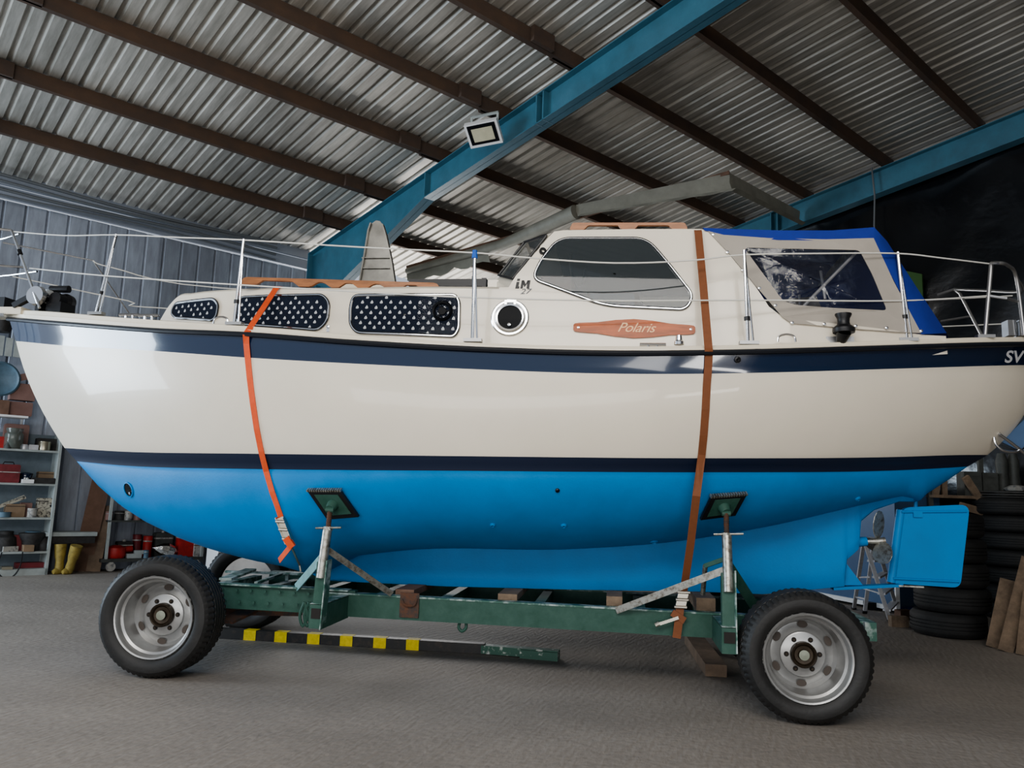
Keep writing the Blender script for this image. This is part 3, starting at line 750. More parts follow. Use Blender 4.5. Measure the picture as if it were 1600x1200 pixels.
# windlass at the bow
wn = MB(); c = S(66,465,YC-.1); zb = rail_z(c.x)
wn.lathe([(0,-.10),(.085,-.10),(.095,-.06),(.06,-.03),(.06,.03),(.095,.06),(.085,.10),(0,.10)], 24, mtx=Matrix.Translation(c) @ Matrix.Rotation(pi/2, 4, 'X'))
wno = wn.build('anchor_windlass', M['steel'], boat, smooth=True)
mb = MB(); c2 = S(97,470,YC-.02); mb.lathe([(0,-.10),(.075,-.10),(.08,-.04),(.06,.0),(.06,.10),(0,.11)], 18, mtx=Matrix.Translation((c2.x, c2.y, c2.z)) @ Matrix.Rotation(pi/2, 4, 'X')); mb.box((c2.x-.08, c2.y-.10, zb-.02), (c2.x+.07, c2.y+.10, c2.z-.03)); mb.bar(S(22,478,YC-.12), S(52,462,YC-.12), .05, .05); mb.tube([S(80,452,YC), S(108,452,YC)], .035, 12); mb.box((c.x-.02, c.y-.05, zb-.02), (c.x+.02, c.y+.05, c.z)); mb.build('windlass_motor', M['black'], wno)
mb = MB(); mb.box((S(5,478,YC).x-.05, YC-.1, pb.z+.04), (S(20,470,YC).x, YC+.1, S(5,468,YC).z)); mb.build('windlass_motor', M['black'], wno)
# registration lettering at the stern
vs, fs = text_mesh('SV 0', .125, .25, .0, .003)
rg = MB(); vv = []
for a, b_, c in vs:
    h_, n_ = hit(1592+a*208, 558-b_*208*1.0, .004); vv.append(h_ if h_ else S(1592+a*208, 558-b_*208, YC-.55))
rg.add(vv, fs); rg.build('registration_lettering', M['white'], boat, fixn=False)
# thruster hole, through-hulls
h_, n_ = hit(201,765,.002)
q = n_.to_track_quat('Z', 'Y').to_matrix().to_4x4(); mm = Matrix.Translation(h_) @ q
th = MB(); th.lathe([(.068,-.02),(.068,.005),(.058,.007),(.056,-.01)], 32, mtx=mm); th.build('thruster_tunnel', M['antifoul'], boat, smooth=True)
th = MB(); th.lathe([(0,.001),(.058,.001)], 32, mtx=mm); th.lathe([(0,.01),(.012,.008),(.012,0)], 12, 1, mtx=mm @ Matrix.Translation((.02,-.03,.004))); th.build('thruster_opening', [M['blackgloss'], M['steel']], boat)
for px, py, r_ in ((871,766,.016),(770,820,.020),(881,821,.022),(1022,846,.032),(1340,779,.022)):
    h_, n_ = hit(px, py, 0)
    if h_ is None: continue
    mm = Matrix.Translation(h_) @ n_.to_track_quat('Z', 'Y').to_matrix().to_4x4()
    MB().lathe([(r_,-.01),(r_,.008),(r_*.6,.014),(r_*.5,.002),(0,.002)], 18, mtx=mm, mis=[0,0,0,1]).build('hull_fitting', [M['antifoul'] if r_ > .017 else M['black'], M['boot']], boat, smooth=True)
h_, n_ = hit(1152,562,0)
if h_: MB().lathe([(.022,0),(.022,.012),(.012,.016),(0,.004)], 14, mtx=Matrix.Translation(h_) @ n_.to_track_quat('Z','Y').to_matrix().to_4x4()).build('hull_fitting', M['black'], boat)
# rudder, shoe, propeller
rd = MB(); rp = round_poly([(q.x, q.z) for q in [S(*p, YC) for p in ((1408,793),(1513,788),(1498,918),(1393,911))]], [.06,.08,.06,.03], 5)
rd.plate(rp, [], lambda x, z: (x, YC-.03, z), lambda x, z: (x, YC+.03, z)); rdo = rd.build('rudder', M['antifoul'], boat)
rd = MB()
for t0, t1 in (((1409,800),(1511,799)), ((1396,904),(1499,909))):
    a = S(*t0, YC-.04); b = S(*t1, YC-.04); rd.tube([a+Vector((0,.005,0)), b+Vector((0,.005,0))], .010, 8)
rd.tube([S(1408,797,YC), S(1393,910,YC)], .036, 12); rd.build('rudder_rib', M['antifoul'], rdo, smooth=True)
rd = MB(); rd.tube([S(1431,780,YC), S(1431,803,YC)], .014, 8); rd.box((S(1418,0,YC).x*0+S(1424,800,YC).x, YC-.045, S(1431,808,YC).z), (S(1438,800,YC).x, YC+.045, S(1431,798,YC).z)); rd.build('rudder_pintle', M['antifoul'], rdo)
rd = MB(); a = S(1300,919,YC); b = S(1408,914,YC); rd.bar(a, b, .10, .022)
tri = [(q.x, q.z) for q in [S(*p, YC) for p in ((1316,873),(1347,914),(1312,914))]]; rd.plate(tri, [], lambda x, z: (x, YC-.02, z), lambda x, z: (x, YC+.02, z)); rd.bar(S(1403,915,YC-.03), S(1442,917,YC-.03), .05, .012, 1); rd.build('keel_shoe', [M['antifoul'], M['galv']], boat)
rd = MB(); a = S(1322,848,YC); b = S(1354,846,YC); rd.tube([a, b], [.045,.035], 14); rd.build('stern_tube', M['antifoul'], boat, smooth=True)
pr = MB(); hc = S(1372,845,YC); pr.tube([b, hc+Vector((.05,0,0))], [.018,.03], 14)
pro = pr.build('propeller', M['galv'], boat, smooth=True)
for ang in (12, 132, 252):
    bl = MB(); n_ = 14; ax = Matrix.Translation(hc) @ Matrix.Rotation(radians(ang), 4, 'X')
    pts = []
    for i in range(n_):
        a = 2*pi*i/n_; pts.append((.075*sin(a), .13-.11*cos(a)))
    tw = lambda x, z, o: ax @ Vector((x*.75+o, x*.65, z))
    bl.plate(pts, [], lambda x, z: tw(x, z, .003), lambda x, z: tw(x, z, -.003)); bl.build('propeller_blade', M['galv'], pro, smooth=False)
# ================================================================== TRAILER
TR = thing('boat_trailer', 'dark green four-wheeled steel boat trailer under the blue hull', 'trailer', (S(800,950,YC).x, YC, 0))
YB = 6.0
ta, tb_ = S(520,926,YB), S(1180,962,YB)
def ttop(x): return ta.z+(tb_.z-ta.z)*(x-ta.x)/(tb_.x-ta.x)
xl = S(335,910,YB).x; xm = S(505,930,YB).x; xr = S(1348,965,YB).x
BH = .175
def chan(x0, x1, y, h=BH, w=.08, dz=0.):
    return (Vector((x0, y, ttop(x0)+dz-h/2)), Vector((x1, y, ttop(x1)+dz-h/2)), w, h)
for y, nm in ((YB+.04, 'near'), (2*YC-YB-.04, 'far')):
    mb = MB(); mb.bar(*chan(xm, xr, y)); 
    for dz in (0,): mb.bar(*chan(xm, xr, y, .012, .09, .003), mi=1)
    mb.build('side_member', [M['green'], M['green_edge']], TR)
    mb = MB(); mb.bar(*chan(xl, xm+.25, y+(.02 if nm == 'near' else -.02), .19, .07, .02)); mb.bar(*chan(xl, xm+.2, y+(.0 if nm == 'near' else 0), .012, .10, .026), mi=1)
    if nm == 'near':
        for i in range(7):
            for z in (.04, .13):
                p = Vector((xl+.08+i*.12+.03*(z > .1), YB-.005, ttop(xl)+.02-z)); mb.tube([p, p+Vector((0,-.012,0))], .011, 8, 0)
    mb.build('front_side_member', [M['green'], M['green_edge']], TR)
for px in (340, 420, 505, 600, 700, 845, 1000, 1100, 1240, 1345):
    x = S(px, 940, YC).x; x = S(px, 940, YB+.3).x
    mb = MB(); mb.bar((x, YB+.08, ttop(x)-.08), (x, 2*YC-YB-.08, ttop(x)-.08), .08, .13); mb.build('cross_member', M['green_edge'] if px in (340, 420, 1345) else M['green'], TR)
# rusty repair patch, small brackets on the side member
mb = MB(); p = S(640,945,YB-.004); mb.box((p.x-.075, YB-.014, p.z-.095), (p.x+.075, YB-.001, p.z+.09)); 
mb.tube(catmull([(p.x-.06, YB-.02, p.z+.04), (p.x-.03, YB-.03, p.z-.0), (p.x+.04, YB-.03, p.z), (p.x+.06, YB-.02, p.z+.05)], 4), .008, 6); mb.build('repair_plate', M['rust'], TR)
mb = MB(); p = S(722,979,YB+.04); mb.tube(catmull([p+Vector((-.02,0,.03)), p+Vector((-.025,0,-.01)), p+Vector((.0,0,-.035)), p+Vector((.03,0,-.01)), p+Vector((.03,0,.03))], 4), .012, 8); mb.build('tie_down_hook', M['green'], TR, smooth=True)
def outrigger(px_in, px_out, name='outrigger'):
    a = S(px_in[0], px_in[1], YB+.05); b = S(px_out[0], px_out[1], 5.47)
    mb = MB(); x = (a.x+b.x)/2; zt = ttop(x)-.015
    h = .17
    mb.box((b.x-.05, 5.47, zt-h), (b.x+.05, YB+.02, zt)); mb.box((b.x-.05, 5.47, zt-.004), (b.x+.05, YB+.02, zt+.004), 1)
    mb.box((b.x-.036, 5.462, zt-h+.07), (b.x+.036, 5.472, zt-.03), 2)
    mb.build(name, [M['green'], M['green_edge'], M['rim_dark']], TR); return b.x, zt, h
oL = outrigger((520,945), (493,975)); oR = outrigger((1110,965), (1140,1000))
def support(px_pad, base_x, zt, quad, tooth_top=True, braces=()):
    h, n = hit(*px_pad, 0.); 
    pc = h+n*.035
    # pad frame from corner pixels projected on the plane through pc with normal n
    def onpl(px, py, o=0.):
        d = ray(px, py); t = ((pc+n*o)-CC).dot(n)/d.dot(n); return CC+d*t
    q = [onpl(*c) for c in quad]
    mb = MB(); back = [p-n*.022 for p in q]
    mb.add(q+back, [(0,1,2,3),(7,6,5,4),(0,4,5,1),(1,5,6,2),(2,6,7,3),(3,7,4,0)], 0)
    cq_ = sum(q, Vector())/4
    inn = [cq_+(p-cq_)*.72+n*.004 for p in q]; mb.add(inn+[p-n*.004 for p in inn], [(0,1,2,3),(0,4,5,1),(1,5,6,2),(2,6,7,3),(3,7,4,0)], 1)
    N = 14
    for i in range(N+1):
        t = i/N; p = lerp(q[0], q[1], t); mb.bar(p+n*.004, p-n*.03, .012, .016, 2)
    foot = Vector((base_x, 5.52, zt-.17)); head = pc+n*.05; head.y = max(head.y, 5.5)
    ax = (head-foot)
    sp = mb.build('hull_pad', [M['black'], M['green'], M['galv']], TR)
    g = MB(); g.lathe([(.045,0),(.04,.03),(.03,.055)], 16, mtx=Matrix.Translation(cq_) @ n.to_track_quat('Z','Y').to_matrix().to_4x4()); g.tube([cq_+n*.05+Vector((-.03,0,-.01)), cq_+n*.05+Vector((.03,0,-.01))], .02, 10); g.build('swivel_joint', M['green'], sp, smooth=True)
    top = cq_+n*.05
    A = lambda t: lerp(foot, top, t)
    ps = MB(); ps.bar(A(0), A(.55), .085, .075, 0, up=(0,1,0)); ps.bar(A(0)+Vector((.044,-.03,0)), A(.57)+Vector((.044,-.03,0)), .008, .10, 1, up=(0,1,0)); 
    po_ = ps.build('support_post', [M['green'], M['green_edge']], TR)
    g = MB(); g.tube([A(.42)+Vector((0,-.045,0)), A(.82)+Vector((0,-.01,0))], .034, 14); g.build('sleeve_tube', M['galv'], po_, smooth=True)
    g = MB(); pts = []; rs = []
    for i in range(29): pts.append(A(.80+.19*i/28)); rs.append(.0205 if i % 2 else .017)
    g.tube(pts, rs, 12); g.build('threaded_rod', M['rust'], po_)
    g = MB(); c = A(.83); g.tube([c+Vector((-.09,-.01,.0)), c+Vector((.11,-.03,.012))], .008, 8); g.tube([c+Vector((0,0,-.015)), c+Vector((0,0,.015))], .036, 8); g.build('turn_handle', M['galv'], po_, smooth=True)
    for (t, e, w, mt) in braces:
        g = MB(); s_ = A(t); g.bar(s_, e, w, .012 if w > .03 else w, 0, up=(0,-1,.2)); g.build('brace', mt, po_)
    return A
supL = support((520,790), oL[0], oL[1], [(480,767),(531,767),(560,808),(511,812)], braces=[(.66, S(612,928,YB-.02), .045, M['galv']), (.62, S(463,918,YB+.02), .06, M['paleblue'])])
supR = support((1131,792), oR[0], oR[1], [(1112,777),(1167,773),(1149,806),(1095,813)], braces=[(.58, S(963,954,YB-.02), .05, M['galv']), (.62, S(1186,958,YB+.0), .07, M['green']), (.66, S(1102,884,5.75), .03, M['green'])])
mb = MB(); mb.tube([S(1102,884,5.75), S(1098,928,5.9)], .018, 8); mb.build('brace', M['galv'], TR)
# far side supports, mirrored simply
for x, zt in ((oL[0], oL[1]), (oR[0], oR[1])):
    mb = MB(); yf = 2*YC-5.52; mb.box((x-.05, 2*YC-YB-.02, zt-.17), (x+.05, 2*YC-5.47, zt)); mb.bar((x, yf, zt-.17), (x+.05, yf-.3, 1.22), .07, .07); mb.build('outrigger', M['green'], TR)
# front odds and ends: scuffed flat bars and rails
mb = MB(); mb.bar(S(353,893,6.9), S(474,897,6.8), .03, .02); mb.bar(S(352,905,6.1), S(392,890,6.9), .10, .02); mb.bar(S(400,911,6.2), S(440,897,6.8), .03, .02); mb.bar(S(449,897,6.8), S(449,917,6.8), .03, .03); mb.build('front_rail', M['green_edge'], TR)
mb = MB(); mb.bar(S(350,972,5.95), S(398,950,6.35), .16, .018); mb.bar(S(345,955,6.3), S(470,957,6.3), .07, .05); mb.build('leaf_spring', M['rust'], TR)
mb = MB()
for i in range(3): 
    p = S(474+i*7,968,5.9); mb.tube(catmull([p+Vector((0,0,.13)), p+Vector((-.03,0,.03)), p+Vector((0,0,-.05)), p+Vector((.03,0,.03)), p+Vector((.0,0,.13))], 4), .012, 6)
mb.build('spring_shackle', M['green'], TR, smooth=True)
# ---- wheels
WR = .425
def make_wheel():
    n = 186; tilt = Matrix.Rotation(pi/2, 4, 'X')
    # rim (disc outer face at h=0 looking to -Y)
    r = MB(); prof = [(.270,-.235),(.262,-.20),(.258,-.10),(.262,-.035),(.276,-.012),(.283,.004),(.290,.010),(.286,.016),(.276,.012),(.268,.0),(.262,-.035),(.246,-.045),(.241,-.085),(.236,-.13),(.228,-.165),(.205,-.185),(.178,-.178),(.150,-.158),(.146,-.146),(.138,-.142),(.0,-.142)]
    r.lathe(prof, 72, mtx=tilt)
    for k in range(6):
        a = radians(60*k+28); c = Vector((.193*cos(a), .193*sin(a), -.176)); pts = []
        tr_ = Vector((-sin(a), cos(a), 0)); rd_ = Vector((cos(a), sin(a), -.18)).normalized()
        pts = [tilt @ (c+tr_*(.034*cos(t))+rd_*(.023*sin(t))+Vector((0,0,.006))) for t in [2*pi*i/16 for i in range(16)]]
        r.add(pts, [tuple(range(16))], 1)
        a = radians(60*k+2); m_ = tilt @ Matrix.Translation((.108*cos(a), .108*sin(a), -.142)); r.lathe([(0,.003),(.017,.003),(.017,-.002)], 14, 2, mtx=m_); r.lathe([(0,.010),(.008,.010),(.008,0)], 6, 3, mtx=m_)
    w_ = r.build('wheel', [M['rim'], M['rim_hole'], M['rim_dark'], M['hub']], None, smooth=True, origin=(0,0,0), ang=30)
    t = MB(); R = WR
    prof = [(.272,-.01),(.284,-.002),(.292,.004),(.31,.020),(.345,.030),(.378,.024),(.40,.006),(R-.010,-.020),(R,-.034)]
    for g in (-.062, -.10, -.14, -.18, -.216): prof += [(R,g+.006),(R-.011,g+.004),(R-.011,g-.004),(R,g-.006)]
    prof += [(R,-.245),(R-.010,-.258),(.40,-.284),(.378,-.302),(.345,-.308),(.31,-.298),(.28,-.275)]
    mis = [1,1]+[0]*(len(prof)-2)
    b0 = len(t.v); t.lathe(prof, n, mtx=tilt, mis=mis, closed=True)
    k = 0
    for i, (rr_, h_) in enumerate(prof):
        if rr_ > R-.012 and (h_ > -.065 or h_ < -.21):
            for j in range(n):
                if j % 3 == 0:
                    v_ = Vector(t.v[i*n+j]); f_ = (rr_-.009)/rr_; t.v[i*n+j] = (v_.x*f_, v_.y, v_.z*f_)
    t.build('tyre', [M['rubber'], M['rubber_wear']], w_, smooth=True, ang=28)
    h = MB(); h.lathe([(.086,-.142),(.084,-.10),(.076,-.092),(.070,-.096),(.060,-.118),(.036,-.120),(.034,-.10),(0,-.098)], 28, mtx=tilt, mis=[0,0,0,0,0,0,1,1])
    h.build('hub', [M['hub'], M['hubcap']], w_, smooth=True)
    return w_
w0 = make_wheel()
def put_wheel(o, px, py, yf, rz=0., far=False, sc=1., spin=0):
    p = S(px, py, yf); o.parent = TR; o.location = Vector((p.x, yf if not far else 2*YC-yf, WR*sc))-Vector(TR['_org'])
    o.rotation_euler = (0, 0, rz+(pi if far else 0)); o.scale = (sc, 1, sc)
w1 = copy_tree(w0); w2 = copy_tree(w0); w3_ = copy_tree(w0)
YF = 5.42
put_wheel(w0, 1263, 1045, YF, 0, sc=.985); put_wheel(w1, 238, 976, YF, radians(5), sc=1.02); put_wheel(w2, 1263, 1045, YF, 0, True, sc=.985); put_wheel(w3_, 238, 976, YF, radians(5), True, sc=1.02); w3_.location.x -= .30; w1.location.y += .01
for px, py in ((1263,1045),(238,976)):
    x = S(px, py, YF).x; mb = MB(); xf = x-(.28 if px == 238 else 0); mb.bar((x, YF+.2, WR), (xf, 2*YC-YF-.2, WR), .10, .10); mb.build('axle', M['green'], TR)
# ---- wooden packing blocks under the keel
for k, (px, w, lab) in enumerate(((632,.15,'scuffed wooden packing block beside the rusty patch on the trailer'), (793,.15,'wooden packing block under the keel at mid trailer'), (960,.12,'wooden packing block under the keel near foot of the long scratched brace'), (1103,.14,'wooden packing block under the keel beside the brown strap'))):
    x = S(px, 930, 6.1).x; zk_ = zp(x); mb = MB(); yb0 = 6.10; mb.bar((x, yb0, (ttop(x)+zk_)/2-.002), (x, 6.95, (ttop(x)+zk_)/2-.002), w, max(.05, zk_-ttop(x)))
    tag(mb.build('packing_block', M['wood_brown'] if k == 0 else M['wood'], None), lab, 'block', 'packing blocks between keel and trailer')
# ---- striped drawbar and timber on the floor
a = G(338,996); b = G(757,1021); c = G(873,1031)
DBm = thing('drawbar', 'black steel bar with yellow tape stripes lying beneath the trailer', 'bar', tuple((a+b)/2))
up = Vector((0,0,.045)); mb = MB(); mb.bar(a+up, b+up, .09, .085); mb.build('bar', M['dkbar'], DBm)
mb = MB(); mb.bar(b+up-(b-a).normalized()*.02+Vector((0,0,-.004)), c+up, .10, .07); mb.bar(lerp(b,c,.5)+up+Vector((0,-.03,-.01)), c+up+Vector((0,-.03,-.01)), .09, .07); mb.build('green_end', M['green_lt'], DBm)
for px in (393, 441, 492, 543, 595, 646):
    t = (px-338)/(757-338); d_ = (b-a).length; 
    # perspective along the bar: solve by bisection on projected pixel
    lo_, hi_ = 0., 1.
    for _ in range(30):
        m_ = (lo_+hi_)/2; P = lerp(a, b, m_)-CC; X_ = 800+FPX*P.dot(CR)/P.dot(CF)
        if X_ < px: lo_ = m_
        else: hi_ = m_
    c_ = lerp(a, b, m_)+up; dd = (b-a).normalized()*.058
    mb = MB(); mb.bar(c_-dd, c_+dd, .095, .090); mb.build('yellow_stripe', M['yellow'], DBm)
a = G(1083,1006); b = G(1119,1058)
mb = MB(); mb.bar(a+Vector((0,0,.05)), b+Vector((0,0,.05)), .17, .095); tag(mb.build('timber_beam', M['wood_gray'], None), 'short grey timber lying on the floor below the brown strap', 'timber')
# ================================================================== STRAPS
def strap_mesh(P, Nn, w):
    rows_ = []
    for i, p in enumerate(P):
        t = (P[min(i+1, len(P)-1)]-P[max(i-1, 0)]).normalized(); s_ = t.cross(Nn[i]).normalized()
        if s_.x < 0: s_ = -s_
        rows_.append([p-s_*w/2, p+s_*w/2, p+s_*w/2+Nn[i]*.003, p-s_*w/2+Nn[i]*.003])
    mb = MB(); mb.grid(rows_, wrap=True); return mb
def hullpath(pxs, off=.006):
    P = []; Nn = []
    for px, py in pxs:
        h, n = hit(px, py, off)
        if h: P.append(h); Nn.append(n)
    return P, Nn
ST1 = thing('ratchet_strap', 'bright orange ratchet strap over the foredeck windows and down the hull', 'strap', tuple(S(440,880,6.)))
P, Nn = hullpath([(386,537),(388,560),(391,590),(396,630),(402,670),(409,705),(417,737),(426,768),(434,790),(440,808)])
cx_, cz_ = SC(434,449); cab = Vector((cx_, ys(cx_, cz_)-.008, cz_+.006)); rl = RP(386,520,-.012); cab2 = Vector((cx_+.03, YC-.4, cz_+.066)); cab3 = Vector((cx_+.04, YC, cz_+.072))
nn = Vector((0,-1,.3)).normalized()
pre = [cab3, cab2, cab+Vector((0,.04,.006)), cab, lerp(cab, rl, .5), rl+Vector((0,0,.004)), rl+Vector((0,-.012,-.02))]; prn = [Vector((0,0,1)), Vector((0,0,1)), Vector((0,0,1)), nn, nn, nn, Vector((0,-1,0))]
# the far half, mirrored
farP = [mir(p) for p in reversed(pre[1:])]; farN = [Vector((n.x, -n.y, n.z)) for n in reversed(prn[1:])]
strap_mesh([mir(p) for p in reversed(P)]+farP+pre+P, [Vector((n.x,-n.y,n.z)) for n in reversed(Nn)]+farN+prn+Nn, .052).build('webbing', M['orange'], ST1, fixn=False)
e0 = P[-1]; e1 = S(455,850,e0.y+.02); e2 = S(470,886,6.0)
rt = MB(); d_ = (e1-e0); ymid = Vector((0,-.02,0))
rt.bar(e0+ymid, e1+ymid, .055, .012, up=(0,-1,0)); 
for s_ in (-1, 1): rt.bar(e0+ymid+Vector((s_*.03,0,0)), e1+ymid+Vector((s_*.03,0,0)), .006, .05, up=(0,-1,0))
for t_ in (.15, .45, .8): c_ = lerp(e0, e1, t_)+ymid+Vector((0,-.02,0)); rt.tube([c_-Vector((.035,0,0)), c_+Vector((.035,0,0))], .012, 10)
rt.build('ratchet_buckle', M['ratchet'], ST1, smooth=True)
lt = MB(); lt.bar(lerp(e0,e1,.75)+Vector((0,-.05,0)), e1+Vector((.03,-.04,-.02)), .05, .03, up=(0,-1,0)); lt.bar(e1+Vector((.02,-.03,-.0)), S(436,876,5.8), .045, .004, up=(0,-1,.3)); lt.build('webbing_tail', M['orange'], ST1)
lt = MB(); lt.tube([e1+Vector((0,-.02,0)), e2+Vector((0,-.03,.02)), e2+Vector((.01,-.02,-.03))], .009, 8); lt.build('hook', M['ratchet'], ST1, smooth=True)
ST2 = thing('ratchet_strap', 'brown ratchet strap over the wheelhouse and down to the trailer beam', 'strap', tuple(S(1060,990,YB-.05)))
P, Nn = hullpath([(1107,556),(1106,575),(1104,600),(1102,640),(1099,680),(1096,710)])
cx_, cz_ = SC(1090,361); cab = Vector((cx_, YC-.905, cz_+.0)); rl = RP(1107,545,-.016)
dn = [S(1088,775,5.50), S(1079,850,5.72), S(1068,925,YB-.03)]
roofp = [Vector((cx_, YC, cz_+.065)), Vector((cx_, YC-.45, cz_+.052)), Vector((cx_, YC-.85, cz_+.020)), cab+Vector((0,-.010,-.01))]
pre = roofp+[lerp(cab, rl, .5)+Vector((0,-.02,0)), rl+Vector((0,0,.004)), rl+Vector((0,-.016,-.02))]; prn = [Vector((0,0,1))]*3+[nn, nn, nn, Vector((0,-1,0))]
farP = [mir(p) for p in reversed(pre[1:])]; farN = [Vector((n.x, -n.y, n.z)) for n in reversed(prn[1:])]
allP = [mir(p) for p in reversed(P)]+farP+pre+P+dn; allN = [Vector((n.x,-n.y,n.z)) for n in reversed(Nn)]+farN+prn+Nn+[Vector((0,-1,-.2)).normalized()]*3
strap_mesh(allP, allN, .055).build('webbing', M['brown'], ST2, fixn=False)
b0_ = S(1068,925,YB-.04); b1_ = S(1063,948,YB-.04); b2_ = S(1057,997,YB-.04)
rt = MB(); rt.bar(b0_, b1_, .072, .03, up=(0,-1,0)); 
for t_ in (0., .5, 1.): c_ = lerp(b0_, b1_, t_)+Vector((0,-.02,0)); rt.tube([c_-Vector((.045,0,0)), c_+Vector((.045,0,0))], .011, 10)
q = S(1060,965,YB-.07); rt.bar(q, S(1027,976,YB-.08), .022, .012, up=(0,-1,0)); rt.tube([S(1024,977,YB-.08), S(1030,974,YB-.08)], .018, 10)
rt.build('ratchet_buckle', M['ratchet'], ST2, smooth=True)
mb = strap_mesh([b1_+Vector((0,0,.02)), lerp(b1_, b2_, .5)+Vector((.0,-.01,0)), b2_], [Vector((0,-1,0))]*3, .06); mb.bar(S(1050,957,YB-.05), S(1070,970,YB-.05), .05, .02, up=(0,-1,0)); mb.build('webbing_tail', M['brown'], ST2)
# ================================================================== BUILDING
S1, S2 = None, None
S1 = WD(487,430,0).y  # placeholder
S1 = (BMI @ (CC+ray(487,430)*((-.25+BOFF-CC.dot(BN))/ray(487,430).dot(BN)))).y
S2 = S1+6.0
K = .129; E0 = 5.97
zr_ = lambda n: E0+K*n
NW = -.62
# floor
mb = MB(); mb.box((-14,-14,-.1),(26,30,0)); fl = struct(mb.build('floor', None, None, origin=(0,0,0)))
fm_ = mat('concrete_floor', (.35,.31,.272), .7, noise=.16, nscale=.5, bump=.25, bscale=14., stretch=(1,1.6,1))
nt = fm_.node_tree; 
n3 = nt.nodes.new('ShaderNodeTexNoise'); n3.inputs['Scale'].default_value = 30; n3.inputs['Detail'].default_value = 8
tc = [n for n in nt.nodes if n.type == 'TEX_COORD'][0]; mx = nt.nodes.new('ShaderNodeMix'); mx.data_type = 'RGBA'; mx.blend_type = 'MULTIPLY'; mx.inputs[0].default_value = .45
nt.links.new(tc.outputs['Object'], n3.inputs['Vector']); rmp = [n for n in nt.nodes if n.type == 'VALTORGB'][0]
bs = nt.nodes['Principled BSDF']; nt.links.new(rmp.outputs[0], mx.inputs[6]); nt.links.new(n3.outputs[0], mx.inputs[7]); nt.links.new(mx.outputs[2], bs.inputs['Base Color'])
# brushed ridges
wv = nt.nodes.new('ShaderNodeTexWave'); wv.inputs['Scale'].default_value = 7; wv.inputs['Distortion'].default_value = 9; wv.inputs['Detail'].default_value = 4; wv.inputs['Detail Scale'].default_value = 1.4
mp2 = nt.nodes.new('ShaderNodeMapping'); mp2.inputs['Rotation'].default_value = (0,0,radians(62)); mp2.inputs['Scale'].default_value = (1.,.25,1); nt.links.new(tc.outputs['Object'], mp2.inputs[0]); nt.links.new(mp2.outputs[0], wv.inputs['Vector'])
b2 = nt.nodes.new('ShaderNodeBump'); b2.inputs['Strength'].default_value = .16; b2.inputs['Distance'].default_value = .012; nt.links.new(wv.outputs[0], b2.inputs['Height'])
ob = [n for n in nt.nodes if n.type == 'BUMP' and n != b2][0]; nt.links.new(ob.outputs[0], b2.inputs['Normal']); nt.links.new(b2.outputs[0], bs.inputs['Normal'])
fl.data.materials.clear(); fl.data.materials.append(fm_)
# sheet metal
def sheetmat(name, col, col2, rough, stretch, per=1.0, ax=1, metal=.3):
    m = mat(name, col, rough, metal, nscale=3.2, col2=col2, stretch=stretch, thr=(.35,.68), coords='UV')
    nt = m.node_tree; tc = [n for n in nt.nodes if n.type == 'TEX_COORD'][0]; sp = nt.nodes.new('ShaderNodeSeparateXYZ'); nt.links.new(tc.outputs['UV'], sp.inputs[0])
    mt = nt.nodes.new('ShaderNodeMath'); mt.operation = 'DIVIDE'; mt.inputs[1].default_value = per; nt.links.new(sp.outputs[ax], mt.inputs[0])
    fl_ = nt.nodes.new('ShaderNodeMath'); fl_.operation = 'FLOOR'; nt.links.new(mt.outputs[0], fl_.inputs[0])
    wn_ = nt.nodes.new('ShaderNodeTexWhiteNoise'); wn_.noise_dimensions = '1D'; nt.links.new(fl_.outputs[0], wn_.inputs['W'])
    mr = nt.nodes.new('ShaderNodeMapRange'); mr.inputs[3].default_value = .78; mr.inputs[4].default_value = 1.1; nt.links.new(wn_.outputs[0], mr.inputs[0])
    mx = nt.nodes.new('ShaderNodeMix'); mx.data_type = 'RGBA'; mx.blend_type = 'MULTIPLY'; mx.inputs[0].default_value = 1.
    rp_ = [n for n in nt.nodes if n.type == 'VALTORGB'][0]; nt.links.new(rp_.outputs[0], mx.inputs[6]); nt.links.new(mr.outputs[0], mx.inputs[7]); nt.links.new(mx.outputs[2], nt.nodes['Principled BSDF'].inputs['Base Color'])
    return m
M['roof'] = sheetmat('ribbed_roof_sheet', (.36,.34,.30), (.60,.57,.52), .45, (.35,3.,1), 1.0, 1, .2)
M['cladding'] = sheetmat('ribbed_wall_sheet', (.28,.30,.35), (.40,.44,.51), .5, (3.,.5,1), 1.0, 0, .3)
def corrugated(u0, u1, per, flat, ht, fn, v0, v1):
    prof = []; u = u0
    while u < u1:
        prof += [(u, 0), (u+per*flat, 0), (u+per*(flat+.10), ht), (u+per*.90, ht)]; u += per
    rows_ = [[fn(a, h, v) for a, h in prof] for v in (v0, v1)]
    return prof, rows_
def corr_obj(name, m, per, u0, u1, flat, ht, fn, v0, v1, parent=None):
    prof, rows_ = corrugated(u0, u1, per, flat, ht, fn, v0, v1)
    mb = MB(); mb.grid(rows_); o = mb.build(name, m, None, frame=BM, origin=(0,0,0), fixn=False)
    uv = o.data.uv_layers.new(name='UVMap'); k = len(prof)
    for l in o.data.loops:
        i = l.vertex_index; r_ = i//k; a = prof[i % k][0]; v_ = (v0, v1)[r_]; uv.data[l.index].uv = (v_, a) if name.startswith('ceiling') else (a, v_)
    return o
ceil_o = struct(corr_obj('ceiling', M['roof'], .20, -3.4, S2+.3, .62, .035, lambda a, h, v: (v, a, zr_(v)+.20+h), -.75, 18.))
wall_o = struct(corr_obj('wall_back', M['cladding'], .30, -2.5, S1+.2, .84, -.03, lambda a, h, v: (NW+h, a, v), 0, W(0,311,NW).z))
mb = MB(); 
